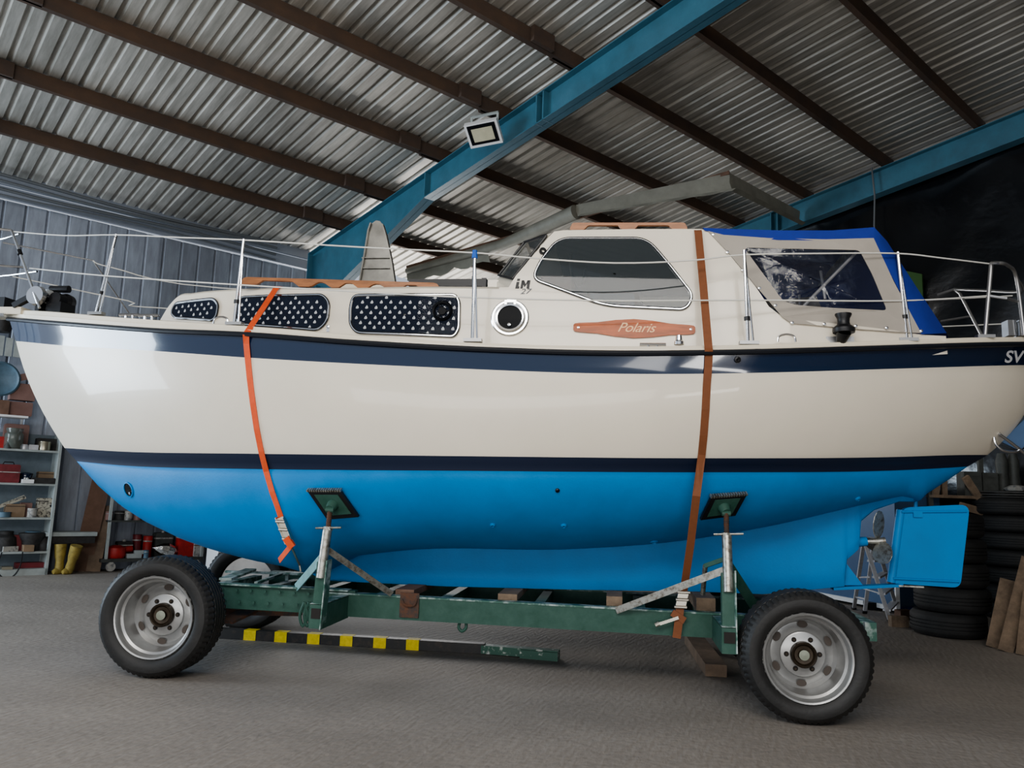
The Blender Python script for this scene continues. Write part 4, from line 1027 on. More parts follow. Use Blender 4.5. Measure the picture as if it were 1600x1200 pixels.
zg = W(0,311,NW).z; mb.box((NW-.06, -2.5, zg+.035), (NW, S1+.1, zg+.22)); mb.box((NW-.04, -2.5, zg+.24), (NW+.02, S1+.1, 6.02+.2)); struct(mb.build('trim_1', M['cladding'], None, frame=BM))
# bay two of the eave wall: closed low, open above (daylight comes in behind the boat)
wb2 = struct(corr_obj('wall_rear', M['cladding'], .30, S1+.2, S2+.3, .84, -.03, lambda a, h, v: (NW+h, a, v), 0, 2.2))
# black sheeting on the gable end
NX = 60; NZ = 26; rws = []
for i in range(NX+1):
    n = -.6+(18.6)*i/NX; col_ = []
    for j in range(NZ+1):
        z = (zr_(n)+.1)*j/NZ; col_.append((n, S2+.22+.06*sin(n*1.7+z*.8)+.035*sin(n*4.1-z*2.3)+random.uniform(-.03,.03), z))
    rws.append(col_)
mb = MB(); mb.grid(rws); struct(mb.build('wall_end', M['tarp'], None, smooth=True, frame=BM, fixn=False, ang=180))
mb = MB(); mb.box((17.9, 2.5, 0), (18.0, S2+.3, 8.2)); struct(mb.build('wall_side', M['insidelight'], None, frame=BM))
# steel rafters
def rafter(name, s, n0, n1, label, haunch=True):
    t = thing(name, label, 'beam', tuple(Bp((.1, s, 0))), None)
    mb = MB(); fw = .10; tw = .006; dp = .43
    def bot(n):
        if haunch and n < 3.6: return zr_(n)-dp-.62*((3.6-n)/3.6)**1.0*1.35
        return zr_(n)-dp
    ns = [n0, 0.6, 1.6, 2.6, 3.6, 5, 7, 9, 12, n1]
    def slab(zf0, zf1, s0, s1, mi=0):
        for a, b in zip(ns[:-1], ns[1:]):
            vs = [(a,s0,zf0(a)),(b,s0,zf0(b)),(b,s1,zf0(b)),(a,s1,zf0(a)),(a,s0,zf1(a)),(b,s0,zf1(b)),(b,s1,zf1(b)),(a,s1,zf1(a))]
            mb.add([Vector(v) for v in vs], [(0,3,2,1),(4,5,6,7),(0,1,5,4),(2,3,7,6)], mi)
    slab(lambda n: zr_(n)-.015, lambda n: zr_(n), s-fw, s+fw); slab(bot, lambda n: bot(n)+.015, s-fw, s+fw); slab(bot, zr_, s-tw, s+tw)
    mb.build('rafter', M['bluebeam'], t, frame=BM)
    mb = MB(); mb.box((n0-.02, s-fw, 0), (n0+.0, s+fw, zr_(n0))); mb.box((n0+.38, s-fw, 0), (n0+.40, s+fw, zr_(.4)-.8)); mb.box((n0, s-tw, 0), (n0+.4, s+tw, zr_(.2)-.1)); mb.build('column', M['bluebeam'], t, frame=BM)
    for n in (6.15, 6.28, 3.6): mb = MB(); mb.box((n-.012, s-fw, bot(n)), (n+.012, s+fw, zr_(n))); mb.build('splice_plate', M['bluebeam'], t, frame=BM)
    return t
rafter('steel_portal_frame', S1, -.25, 17.8, 'long blue steel rafter crossing above the boat, with the floodlight beside it')
rafter('steel_portal_frame', S2, -.25, 17.8, 'blue steel rafter against the black sheeting at the gable end', False)
names = ['lowest roof purlin next to the corrugated side wall', 'second roof purlin up from the corrugated side wall', 'third roof purlin up from the corrugated side wall', 'roof purlin that carries the floodlight', 'fifth roof purlin up from the side wall, above the wheelhouse', 'sixth roof purlin up from the side wall, crossing the blue rafter high up', 'seventh roof purlin up from the side wall, in the dark corner', 'eighth roof purlin up from the side wall', 'ninth roof purlin up from the side wall']
for i, n in enumerate((1.02, 2.42, 4.0, 5.42, 6.83, 8.25, 9.65, 11.05)):
    pt_ = thing('roof_purlin', 'brown timber '+names[i], 'purlin', tuple(Bp((n, S1, zr_(n)))), 'timber roof purlins')
    for a, b, o_ in ((-3.3, S1-5.9+.4, .045), (S1-5.9, S1+.55, -.0), (S1-.45, S2+.25, -.045)):
        mb = MB(); mb.bar((n+o_, a, zr_(n)+.10), (n+o_, b, zr_(n)+.10), .075, .19); mb.build('timber', M['purlin'], pt_, frame=BM)
    mb = MB(); mb.box((n+.05, S1-.9, zr_(n)+.0), (n+.11, S1-.55, zr_(n)+.2)); mb.build('cleat_block', M['purlin'], pt_, frame=BM)
# pipes along the top of the side wall
for k, (dz, dn, r_) in enumerate(((-.02,.10,.028),(-.10,.12,.022),(-.19,.08,.026),(-.28,.09,.015))):
    mb = MB(); mb.tube([(NW+.20+dn, a, 5.98+dz+.03*sin(a*1.3+k)) for a in [x*.5 for x in range(-5, int(S1*2))]], r_, 8)
    tag(mb.build('conduit_pipe', M['cable'], None, smooth=True, frame=BM), ['topmost grey conduit pipe along the side wall under the roof', 'thin grey conduit pipe just below the topmost one on the side wall', 'thick grey conduit pipe third from the top of the side wall', 'thinnest grey cable, lowest of the run along the side wall'][k], 'pipe', 'conduits under the eave')
# rolled tarp hung on a batten below the purlins
tp = thing('hanging_tarp', 'rolled grey tarpaulin on a long batten hanging below the roof behind the wheelhouse', 'tarpaulin', tuple(Bp((3,9,5.6))))
def roofpt(px, py, e):
    d = ray(px, py); CB_ = BMI @ CC; DB = BMI.to_3x3() @ d; t = (e+K*CB_.x-CB_.z)/(DB.z-K*DB.x); return CB_+DB*t
A_ = roofpt(636,418,5.75); B_ = roofpt(900,320,5.75); C_ = roofpt(1140,270,5.75); D_ = roofpt(1250,330,5.75)
mb = MB(); mb.bar(A_, C_, .05, .06); mb.build('batten', M['wood_brown'], tp, frame=BM)
mb = MB(); mb.tube([A_+Vector((0,0,-.08)), lerp(A_,C_,.35)+Vector((0,0,-.10)), B_+Vector((0,0,-.13))], [.06,.10,.13], 12)
rws = []
for i in range(25):
    t = i/24; p = lerp(B_, C_, t); w = .22+.10*t; wob = .02*sin(i*1.3); rws.append([p, p+Vector((wob,0,-w*.5)), p+Vector((.05,wob,-w)), p+Vector((.12,0,-w*.9))])
mb.grid(rws); rws = []
for i in range(17):
    t = i/16; p = lerp(C_, D_, t); w = .32-.04*t; wob = .02*sin(i*1.9); rws.append([p, p+Vector((wob,0,-w*.5)), p+Vector((.04,wob,-w)), p+Vector((.10,0,-w*.85))])
mb.grid(rws)
rws = []
for i in range(13):
    t = i/12; p = lerp(A_, lerp(A_, C_, .3), t); w = .28+.10*abs(sin(i*.9)); rws.append([p, p+Vector((.02*sin(i*2),0,-w*.6)), p+Vector((.04,0,-w))])
mb.grid(rws); mb.build('cloth', M['greytarp'], tp, smooth=True, frame=BM, fixn=False, ang=60)
# floodlight
fp = roofpt(756,203,E0-.32); fl_t = thing('floodlight', 'small white LED floodlight on a bracket under the roof purlin', 'floodlight', tuple(Bp(fp)))
fpw = Bp(fp); nl = (Vector((CC.x-fpw.x, CC.y-fpw.y, 0)).normalized()*.62+Vector((-.15,0,-.78))).normalized(); ul = Vector((.93,-.30,-.10)); ul = (ul-nl*ul.dot(nl)).normalized(); vl = nl.cross(ul)
FM = Matrix.Translation(fpw+Vector((0,0,-.05))) @ Matrix((ul, -vl, -nl)).transposed().to_4x4()
mb = MB(); mb.box((-.235,-.02-.15,-.03), (.235,.02+.15,.05), mtx=Matrix()); mb.build('housing', M['whitebox'], fl_t, frame=FM)
mb = MB(); mb.box((-.20,-.15,-.036), (.20,.13,-.029)); mb.build('black_surround', M['blackgloss'], fl_t, frame=FM)
mb = MB(); mb.box((-.15,-.10,-.041), (.15,.09,-.034)); mb.build('lens', M['ledface'], fl_t, frame=FM)
mb = MB(); BR = FM.inverted().to_3x3() @ Vector((0,0,.26)); mb.bar((-.19,0,.02), Vector((-.19,0,.02))+BR, .03, .012); mb.bar((.19,0,.02), Vector((.19,0,.02))+BR, .03, .012); mb.bar(Vector((-.2,0,.02))+BR, Vector((.2,0,.02))+BR, .03, .03); mb.build('bracket', M['shelf'], fl_t, frame=FM)
mb = MB(); a = WD(1362,262,S2-.15); b = WD(1366,352,S2-.15); mb.tube([a, lerp(a, b, .5)+Vector((.03,0,0)), b, b+Vector((0,0,-.5))], .014, 6); tag(mb.build('hanging_cable', M['cable'], None, smooth=True, frame=BM), 'thin grey cable hanging in front of the black sheeting above the canopy', 'cable')
# green board against the sheeting
a = WD(1392,400,S2-.05); b = WD(1443,478,S2-.05)
mb = MB(); zt = WD(1443,428,S2-.05).z; zl = WD(1400,411,S2-.05)
mb.plate([(a.x-.6, b.z-.9), (b.x, b.z-.9), (b.x, zt), (a.x-.6, zt+.45)], [], lambda x, z: (x, S2-.06, z), lambda x, z: (x, S2-.02, z)); tag(mb.build('green_board', M['greenpanel'], None, frame=BM), 'dark green board in front of the black sheeting behind the canopy', 'board')
# ================================================================== LEFT SHELVES (building frame)
def zero_n(px, py): return (BMI @ G(px, py)).x
nS = zero_n(74,898); SH = BMI @ G(74,898); 
def zw(px, py, n): return W(px, py, n).z
sR = SH.y; SD = .42
shz = [zw(40,650,nS), zw(40,702,nS), zw(40,755,nS), zw(40,808.5,nS), zw(40,862,nS), zw(40,889,nS)]
un = thing('shelf_unit', 'open pale grey shelving unit full of workshop clutter against the corrugated wall', 'shelf', tuple(Bp((nS-.2, sR-.8, 0))))
sL = sR-2.6
topz = shz[1]+.25
mb = MB(); mb.box((nS-SD, sR-.035, 0), (nS, sR, topz+.0)); mb.build('side_panel', M['shelf'], un, frame=BM)
mb = MB(); mb.box((nS-SD, sL, 0), (nS, sL+.035, topz)); mb.build('side_panel', M['shelf'], un, frame=BM)
mb = MB(); mb.box((nS-SD-.02, sL, 0), (nS-SD, sR, topz+.0)); mb.build('back_panel', M['shelfback'], un, frame=BM)
for i, z in enumerate(shz[1:]):
    mb = MB(); mb.box((nS-SD, sL+.035, z-.03), (nS-.01, sR-.035, z)); mb.build('shelf_board', M['shelf'], un, frame=BM)
mb = MB(); mb.box((nS-.03, sL, 0), (nS, sR-.0, shz[5])); mb.build('plinth', M['shelf'], un, frame=BM)
sx = W(45,648,nS).y
mb = MB(); mb.box((nS-SD, sL, shz[0]-.03), (nS-.01, sx, shz[0])); mb.box((nS-SD, sx-.03, shz[1]), (nS-SD+.03, sx, shz[0]-.03)); tag(mb.build('shelf_board', M['whitebox'], None, frame=BM), 'short white shelf board above the shelving unit, behind the bow', 'shelf')
def sc_px(z_px, n=nS):  # metres per pixel near the shelves
    return (W(40,700,n)-CC if False else (Bp(W(40,700,n))-CC)).length/FPX*1.0
PX = (Bp(W(40,760,nS))-CC).dot(CF)/FPX
def at_shelf(px, idx, dn=.14):
    p = W(px, 760, nS-dn); return Vector((nS-dn, W(px, {0:648,1:700,2:754,3:808,4:861,5:887}[idx], nS-dn).y, shz[idx]+.001))
def item_box(name, lab, cat, px, idx, w, h, m, d=.16, dn=.14, rot=0., extra=None, group=None):
    p = at_shelf(px, idx, dn); w *= PX*1.0; h *= PX; fr = BM @ Matrix.Translation(p) @ Matrix.Rotation(rot, 4, 'Z')
    mb = MB(); e = min(w, h)*.06
    sec = round_poly([(-w/2, 0), (w/2, 0), (w/2, h), (-w/2, h)], e*1.5, 2)
    mb.plate(sec, [], lambda x, z: (d/2, x, z), lambda x, z: (-d/2, x, z))
    if extra: extra(mb, w, h, d)
    return tag(mb.build(name, m if isinstance(m, list) else [m, M['tinwhite'], M['black']], None, frame=fr), lab, cat, group)
def item_can(name, lab, cat, px, idx, w, h, m, dn=.12, lid=None, prof=None, tilt=0., group=None, zoff=0.):
    p = at_shelf(px, idx, dn)+Vector((0,0,zoff)); r = w*PX/2; h *= PX
    fr = BM @ Matrix.Translation(p) @ Matrix.Rotation(tilt, 4, 'X')
    pr = prof or [(0,.0),(.97,.0),(1,.02),(1,.06),(.97,.08),(.97,.9),(1,.93),(1,1.),(.93,1.),(.92,.96),(0,.96)]
    mb = MB(); mb.lathe([(a*r, b*h) for a, b in pr], 20, mis=[1 if (lid and b > .9) else 0 for a, b in pr])
    return tag(mb.build(name, [m, lid or m], None, smooth=True, frame=fr), lab, cat, group)
def lidline(mb, w, h, d): mb.box((-d/2-.004, -w/2-.004, h*.82), (d/2+.004, w/2+.004, h*.86), 2)
def handle(mb, w, h, d): mb.tube([(0,-w*.25,h), (0,-w*.2,h+.035), (0,w*.2,h+.035), (0,w*.25,h)], .008, 6, 2); mb.box((d/2-.002, -w/2-.004, h*.55), (d/2+.006, w/2+.004, h*.6), 1)
item_can('glass_jar', 'round glass jar with a metal lid on the upper shelf beneath the bow', 'jar', 20, 1, 26, 32, M['jar'], lid=M['tin'], prof=[(0,0),(.9,0),(1,.08),(1,.7),(.8,.8),(.8,.86),(.9,.86),(.9,1),(0,1)])
item_box('red_box', 'small red box at the frame edge beside the glass jar', 'box', 0, 1, 14, 18, M['red'], dn=.22)
item_can('funnel', 'small dark funnel in front of the glass jar', 'funnel', 12, 1, 12, 12, M['shelfdark'], dn=.05, prof=[(0,0),(1,0),(.35,.8),(.2,1),(0,1)])
item_can('round_tin', 'shiny round tin lid lying on the upper shelf', 'lid', 38, 1, 12, 8, M['alu'], prof=[(0,0),(1,0),(1,.5),(.7,1),(0,1)])
item_box('silver_box', 'small silver box between the tin lid and the brass tin', 'box', 51, 1, 13, 8, M['alu'])
item_can('brass_tin', 'shiny yellowish metal tin on the upper shelf', 'tin', 69, 1, 18, 14, M['tin'])
item_box('dark_bundle', 'dark bundle behind the shiny yellowish tin', 'bundle', 74, 1, 34, 20, M['grime'], dn=.3)
item_box('red_toolbox', 'red toolbox with a sloping lid on the second shelf', 'toolbox', 10, 2, 30, 28, M['dkred'], d=.2, extra=handle)
item_can('navy_bag', 'crumpled dark navy bag beside the red toolbox', 'bag', 39, 2, 22, 17, M['navy'], dn=.2, prof=[(0,0),(.9,0),(1,.2),(.8,.6),(.9,.9),(.5,1),(0,.9)])
item_box('white_box', 'small white box in front of the navy bag', 'box', 42, 2, 16, 6, M['whitebox'], dn=.06, extra=lambda mb,w,h,d: mb.lathe([(0,h+.03),(.02,h+.02),(.025,h)], 12, 1))
item_box('paper_parcel', 'brown printed parcel on the second shelf', 'parcel', 72, 2, 27, 19, M['card'], dn=.24, extra=lidline)
item_box('dark_case', 'flat dark purple case in front of the brown parcel', 'case', 66, 2, 32, 9, M['grime'], dn=.08)
item_box('brown_carton', 'squat tan carton on the third shelf', 'carton', 21, 3, 26, 20, M['card'], extra=lidline)
item_box('reddish_carton', 'plain reddish carton between the tan carton and the paint pot', 'carton', 38, 3, 15, 22, M['pink'], dn=.2)
item_can('paint_pot', 'small white paint pot on the third shelf', 'pot', 49, 3, 14, 14, M['tinwhite'], dn=.08)
item_box('stained_binder', 'stained cream binder standing beside the paint pot', 'binder', 63, 3, 14, 30, M['paper'], dn=.16, extra=lidline)
item_box('stained_binder', 'stained cream binder standing next to the shelf side panel', 'binder', 76, 3, 13, 30, M['paper'], dn=.16, extra=lambda mb,w,h,d: mb.lathe([(0,.006),(.02,.006),(.02,0)], 12, 2, mtx=Matrix.Translation((d/2,0,h*.6)) @ Matrix.Rotation(pi/2,4,'Y')))
p = at_shelf(14, 3, .1)+Vector((0,0,.02)); fr = BM @ Matrix.Translation(p) 
mb = MB(); mb.bar((0,-.28,.06), (0,.18,.27), .05, .035); mb.bar((.0,-.24,.10), (0,.16,.30), .02, .012); tag(mb.build('wood_offcut', M['paper'], None, frame=fr), 'pale wooden offcut leaning over the cartons on the third shelf', 'wood')
item_can('screw_tray', 'little tray of screws at the end of the third shelf', 'tray', 5, 3, 20, 8, M['bluetin'], dn=.06)
item_can('black_pan', 'black round pan with grey lid on the fourth shelf', 'pan', 48, 4, 38, 30, M['grime'], dn=.2, lid=M['bluetin'], prof=[(0,0),(.7,0),(.8,.5),(1,.75),(1,.9),(.6,.95),(.55,1.),(0,1)])
item_box('red_case', 'dark red cloth case beside the black pan', 'case', 28, 4, 22, 24, M['dkred'], dn=.26)
item_box('brown_packet', 'small tan packet in front of the black pan', 'packet', 43, 4, 14, 10, M['card'], dn=.05)
item_box('folded_sheet', 'folded white sheet leaning on the dark tool bag', 'sheet', 16, 4, 22, 8, M['tinwhite'], d=.02, dn=.05, rot=.3)
item_can('tool_bag', 'dark tool bag at the end of the fourth shelf', 'bag', 6, 4, 34, 30, M['grime'], dn=.25, prof=[(0,0),(.95,0),(1,.3),(.9,.7),(.6,.85),(.6,1),(0,1)])
item_can('grey_pouch', 'grey pouch next to the shelf side panel on the fourth shelf', 'pouch', 67, 4, 18, 22, M['grime'], dn=.15, prof=[(0,0),(.9,0),(1,.4),(.6,.8),(.3,1),(0,1)])
item_box('flat_tray', 'flat dark red tray on the bottom shelf', 'tray', 48, 5, 44, 8, M['dkred'], dn=.2)
item_box('brass_level', 'small brass coloured strip on the bottom shelf', 'level', 10, 5, 14, 4, M['tin'], dn=.06)
hp_ = at_shelf(15, 5, -.02); mb = MB(); mb.tube(catmull([Vector((0,-.12,.25)), Vector((0,-.15,.03)), Vector((0,-.08,-.10)), Vector((0,.05,-.10)), Vector((0,.13,.05)), Vector((0,.14,.25))], 6), .008, 6); tag(mb.build('hanging_hose', M['black'], None, smooth=True, frame=BM @ Matrix.Translation(hp_)), 'thin black hose looped in front of the shelf plinth', 'hose')
# above: dish, cartons, roll, sheets
item_box('faded_carton', 'large faded pink carton on the short white board', 'carton', 28, 0, 34, 22, M['pink'], d=.22, dn=.2)
item_box('orange_carton', 'small orange-brown carton at the frame edge on the white board', 'carton', 2, 0, 16, 22, M['wood_brown'], dn=.1)
item_box('pink_carton', 'faded pink carton standing behind the glass jar', 'carton', 22, 1, 34, 40, M['pink'], d=.1, dn=.34)
p = W(0,592,nS-.1); mb = MB(); mb.lathe([(0,.0),(.20,.015),(.22,.03),(.235,.045),(.26,.03),(.26,.0),(0,-.02)], 36); tag(mb.build('wheel_cover', M['bluetin'], None, smooth=True, frame=BM @ Matrix.Translation(p) @ Matrix.Rotation(pi/2, 4, 'Y')), 'round pale wheel cover hanging on the wall behind the bow', 'cover')
p = W(36,600,nS-.2); p.z = shz[0]+22*PX+.16; mb = MB(); mb.box((-.1,-.16,-.13), (.1,.16,.12)); mb.bar((0.1,-.16,.17),(.1,.2,.3),.02,.1); tag(mb.build('open_carton', M['pink'], None, frame=BM @ Matrix.Translation(p)), 'open carton above the white board beside the wheel cover', 'carton')
p = W(8,540,nS-.2); mb = MB()
for i in range(4): mb.box((-.02+.01*i,-.22+.11*i,-.16), (.02+.01*i,-.13+.11*i,.16-.02*i))
tag(mb.build('panel_pack', M['shelf'], None, frame=BM @ Matrix.Translation(p)), 'pack of pale slats on the wall behind the bow', 'slats')
p = W(2,508,nS-.1); mb = MB(); mb.lathe([(0,-.1),(.12,-.1),(.14,-.04),(.14,.08),(.06,.12),(0,.12)], 20); tag(mb.build('black_bucket', M['grime'], None, smooth=True, frame=BM @ Matrix.Translation(p)), 'black bucket above the pale slats behind the bow', 'bucket')
# ---- between: boots, planks, low bench
def lean_plank(name, lab, b0, b1, y_top, w, m, th=.035, cat='plank', group='planks leaning on the walls', back=.25):
    a = G(*b0); 
    a = a.copy(); d = ray(*b1); 
    dist = (a-CC).dot(CF)+back; t = dist/d.dot(CF); b = CC+d*t
    side = CR; mb = MB(); mb.bar(a+Vector((0,0,.0)), b, w, th, up=(a-CC).normalized()*-1); 
    return tag(mb.build(name, m, None), lab, cat, group)
lean_plank('leaning_plank', 'wide brown plank leaning on the wall between the shelves and the rack', (126,893), (160,745), 0, .27, M['wood_brown'])
lean_plank('leaning_plank', 'narrow grey plank beside the wide brown one', (145,893), (165,790), 0, .20, M['wood_gray'])
lean_plank('leaning_plank', 'thin pale strip of wood against the wide brown plank', (127,893), (136,860), 0, .08, M['wood_gray'], back=.1)
bp = BMI @ G(98,893); bp.x = NW+.56; mb = MB(); mb.box((bp.x-.5, bp.y-.35, .56), (bp.x-.1, bp.y+.35, .62)); mb.box((bp.x-.5, bp.y-.33, 0), (bp.x-.45, bp.y-.28, .56)); mb.box((bp.x-.5, bp.y+.28, 0), (bp.x-.45, bp.y+.33, .56)); mb.box((bp.x-.46, bp.y-.33, .45), (bp.x-.12, bp.y+.33, .56), 1); tag(mb.build('low_bench', [M['shelf'], M['grime']], None, frame=BM), 'low dark bench with pale top standing against the corrugated wall', 'bench')
def boot(px, py, tilt, lab):
    p = G(px, py); d = (p-CC).dot(CF)/FPX; H_ = 46*d
    mb = MB(); pts = [(0,0,.03),(0.0,0,.10),(.0,0,.2),(.0,0,H_*.6),(0,0,H_)]
    mb.tube(pts, [.055,.065,.06,.075,.088], 14); mb.tube([(0,.02,.045),(0,-.06,.045),(0,-.10,.035)], [.05,.05,.03], 12)
    fr = Matrix.Translation(p) @ Matrix.Rotation(radians(-15), 4, 'Z') @ Matrix.Rotation(tilt, 4, 'Y')
    return tag(mb.build('rubber_boot', M['bootyel'], None, smooth=True, frame=fr), lab, 'boot', 'yellow rubber boots')
boot(92, 897, radians(-4), 'upright yellow rubber boot next to the shelf side panel'); boot(106, 897, radians(16), 'yellow rubber boot leaning towards the wide brown plank')
# ---- rack on castors
nR = zero_n(185,893); RK = BMI @ G(165,893)
def RW(px, py, dn=0.): return W(px, py, nR-dn)
rk = thing('trolley_rack', 'dark steel rack on castors holding red tins, behind the bow wheel', 'rack', tuple(Bp((nR-.25, RW(230,880).y, 0))))
z1 = RW(200,813).z; z2 = RW(230,872).z; s0 = RW(163,880).y; s1_ = RW(316,880).y; ztp = RW(175,760).z
mb = MB(); mb.box((nR-.5, s0, z1-.03), (nR, s1_, z1)); mb.build('shelf_board', M['shelfdark'], rk, frame=BM)
mb = MB(); mb.box((nR-.5, s0-.05, z2-.05), (nR, s1_, z2)); mb.build('shelf_board', M['shelfdark'], rk, frame=BM)
for s_ in (s0, s1_-.04):
    for n_ in (nR-.04, nR-.5):
        mb = MB(); mb.box((n_, s_, z2-.0), (n_+.04, s_+.04, ztp)); mb.build('upright', M['shelf'], rk, frame=BM)
        c_ = Vector((n_+.02, s_+.1 if s_ == s0 else s_-.06, .0)); mb = MB(); mb.lathe([(0,-.02),(.07,-.02),(.07,.02),(0,.02)], 20, mtx=Matrix.Translation(c_+Vector((0,0,.075))) @ Matrix.Rotation(pi/2, 4, 'Y')); mb.box((c_.x-.03, c_.y-.03, .10), (c_.x+.03, c_.y+.03, z2-.05)); mb.build('castor', M['tinwhite'], rk, smooth=True, frame=BM)
mb = MB(); mb.box((nR-.52, s0-.1, .0), (nR-.50, s1_+.1, ztp)); mb.build('back_panel', M['grime'], rk, frame=BM)
def ritem(name, lab, cat, px, py0, w, h, m, zb, kind='box', dn=.1, mats=None, group=None):
    p = RW(px, py0, dn); p = Vector((nR-dn, p.y, zb+.001)); q = (Bp(p)-CC).dot(CF)/FPX; w *= q; h *= q; fr = BM @ Matrix.Translation(p); mb = MB()
    if kind == 'box':
        mb.plate(round_poly([(-w/2,0),(w/2,0),(w/2,h),(-w/2,h)], w*.08, 2), [], lambda x, z: (.08, x, z), lambda x, z: (-.08, x, z)); mb.box((-.084,-w/2-.003,h*.74),(.084,w/2+.003,h*.80),1)
        mb.lathe([(.03,0),(.03,.03),(0,.03)], 12, 1, mtx=Matrix.Translation((0,0,h)))
    else:
        r = w/2; mb.lathe([(0,0),(r,0),(r,h*.08),(r*.96,h*.1),(r*.96,h*.72),(r,h*.74),(r*.96,h*.78),(r*.96,h*.95),(r,h),(0,h)], 18, mis=[0,0,0,0,1,1,0,0,0])
    return tag(mb.build(name, [m, mats or M['tinwhite']], None, smooth=(kind != 'box'), frame=fr), lab, cat, group)
ritem('paint_tin', 'red and white paint tin at the end of the rack upper shelf', 'tin', 170, 811, 11, 13, M['pink'], z1, 'can')
ritem('paint_tin', 'brown dented paint tin second along the rack upper shelf', 'tin', 186, 811, 15, 14, M['grime'], z1, 'can')
ritem('paint_tin', 'pale grey paint tin in the middle of the rack upper shelf', 'tin', 199, 811, 14, 14, M['tinwhite'], z1, 'can')
ritem('paint_tin', 'faded pink paint tin close to the blue hull on the rack upper shelf', 'tin', 214, 811, 12, 14, M['pink'], z1, 'can', mats=M['red'])
ritem('oil_tin', 'dark red banded oil tin on the rack lower shelf', 'tin', 212, 866, 14, 34, M['dkred'], z2, 'can', dn=.32)
ritem('oil_tin', 'bright red banded oil tin beside the foil bundle', 'tin', 229, 866, 14, 32, M['red'], z2, 'can', dn=.25)
ritem('jerry_can', 'grey green jerry can behind the foil bundle', 'can', 252, 866, 26, 36, M['shelfdark'], z2, dn=.30)
ritem('fuel_can', 'large red fuel can on the rack next to the white cabinet', 'can', 288, 866, 25, 38, M['red'], z2, dn=.15)
ritem('seed_carton', 'small carton with an orange diamond beside the red fuel can', 'carton', 308, 866, 15, 22, M['tinwhite'], z2, mats=M['wood_brown'])
ritem('dark_bottle', 'small dark bottle in front of the bright red oil tin', 'bottle', 228, 868, 8, 12, M['bluetin'], z2, 'can', dn=.03)
ritem('tool_case', 'brown tool case in the shadow of the rack lower shelf', 'case', 192, 866, 22, 24, M['grime'], z2, dn=.30)
p = RW(262,853); q = (Bp(p)-CC).dot(CF)/FPX; mb = MB(); mb.lathe([(.002,-20*q),(8*q,-12*q),(11*q,-2*q),(9*q,8*q),(3*q,17*q),(.001,20*q)], 9, mtx=Matrix.Rotation(radians(80), 4, 'X')); tag(mb.build('foil_bundle', M['chrome'], None, frame=BM @ Matrix.Translation((nR-.08, p.y, z2+11*q))), 'shiny crumpled silver foil bundle on the rack', 'foil')
p = RW(215,858); mb = MB(); mb.box((-.06,-.13,0),(.06,.08,.07)); mb.box((-.05,-.02,.06),(.05,.12,.12)); tag(mb.build('power_tool', M['shelf'], None, frame=BM @ Matrix.Translation((nR-.08, p.y, z2+.001))), 'grey hand power tool on the rack lower shelf', 'tool')
p = RW(178,866); mb = MB(); mb.lathe([(0,0),(.13,0),(.15,.05),(.14,.16),(.06,.2),(0,.2)], 18); mb.tube([(0,.1,.12),(0,.24,.14)], .05, 10); tag(mb.build('red_compressor', M['red'], None, smooth=True, frame=BM @ Matrix.Translation((nR-.2, p.y+.08, z2+.001))), 'small red compressor behind the rack upright', 'compressor')
a = S(213,884,8.6); 
mb = MB(); c1_ = G(320,898); cb_ = BMI @ c1_; mb.box((cb_.x-.5, cb_.y-.0, .06), (cb_.x, cb_.y+.0+.0+.01, .07)) if False else None
# pale boards poking out above the bow wheel
p0 = RW(212,884,-.15); p1 = RW(290,878,-.1); mb = MB(); mb.bar(p0, p1, .10, .015); mb.bar((p0.x-.02, p0.y+.05, .0), (p0.x-.02, p0.y+.05, p0.z), .04, .04); mb.bar((p1.x-.02, p1.y-.05, .0), (p1.x-.02, p1.y-.05, p1.z), .04, .04); tag(mb.build('low_stool', M['whitebox'], None, frame=BM), 'low white board on legs behind the bow wheel', 'stool')
# white cabinet
c_ = BMI @ G(341,899); q = (G(341,899)-CC).dot(CF)/FPX; zt = 62*q
cbt = thing('white_cabinet', 'white enamel cabinet standing beside the rack, behind the trailer', 'cabinet', tuple(Bp((c_.x-.25, c_.y+.2, 0))))
mb = MB(); mb.box((c_.x-.48, c_.y+.02, 0.02), (c_.x, c_.y+.55, zt)); mb.build('cabinet_body', M['whitebox'], cbt, frame=BM)
mb = MB(); mb.box((c_.x-.48, c_.y-.03, 0.05), (c_.x+.0, c_.y+.012, zt)); mb.build('door', M['whitebox'], cbt, frame=BM)
# spare wheel behind the trailer nose
sp_ = w0.copy(); C.objects.link(sp_); sp_.parent = None; sp_.name = 'spare_wheel'
for ch in [q for q in bpy.data.objects if q.parent == w0]:
    c2_ = ch.copy(); C.objects.link(c2_); c2_.parent = sp_
g_ = G(412,950); sp_.scale = (.98,1,.98); sp_.location = (g_.x, g_.y, WR*.98); sp_.rotation_euler = (0,0,radians(28)); tag(sp_, 'upright truck wheel on the floor beyond the trailer nose beside the white cabinet', 'wheel')
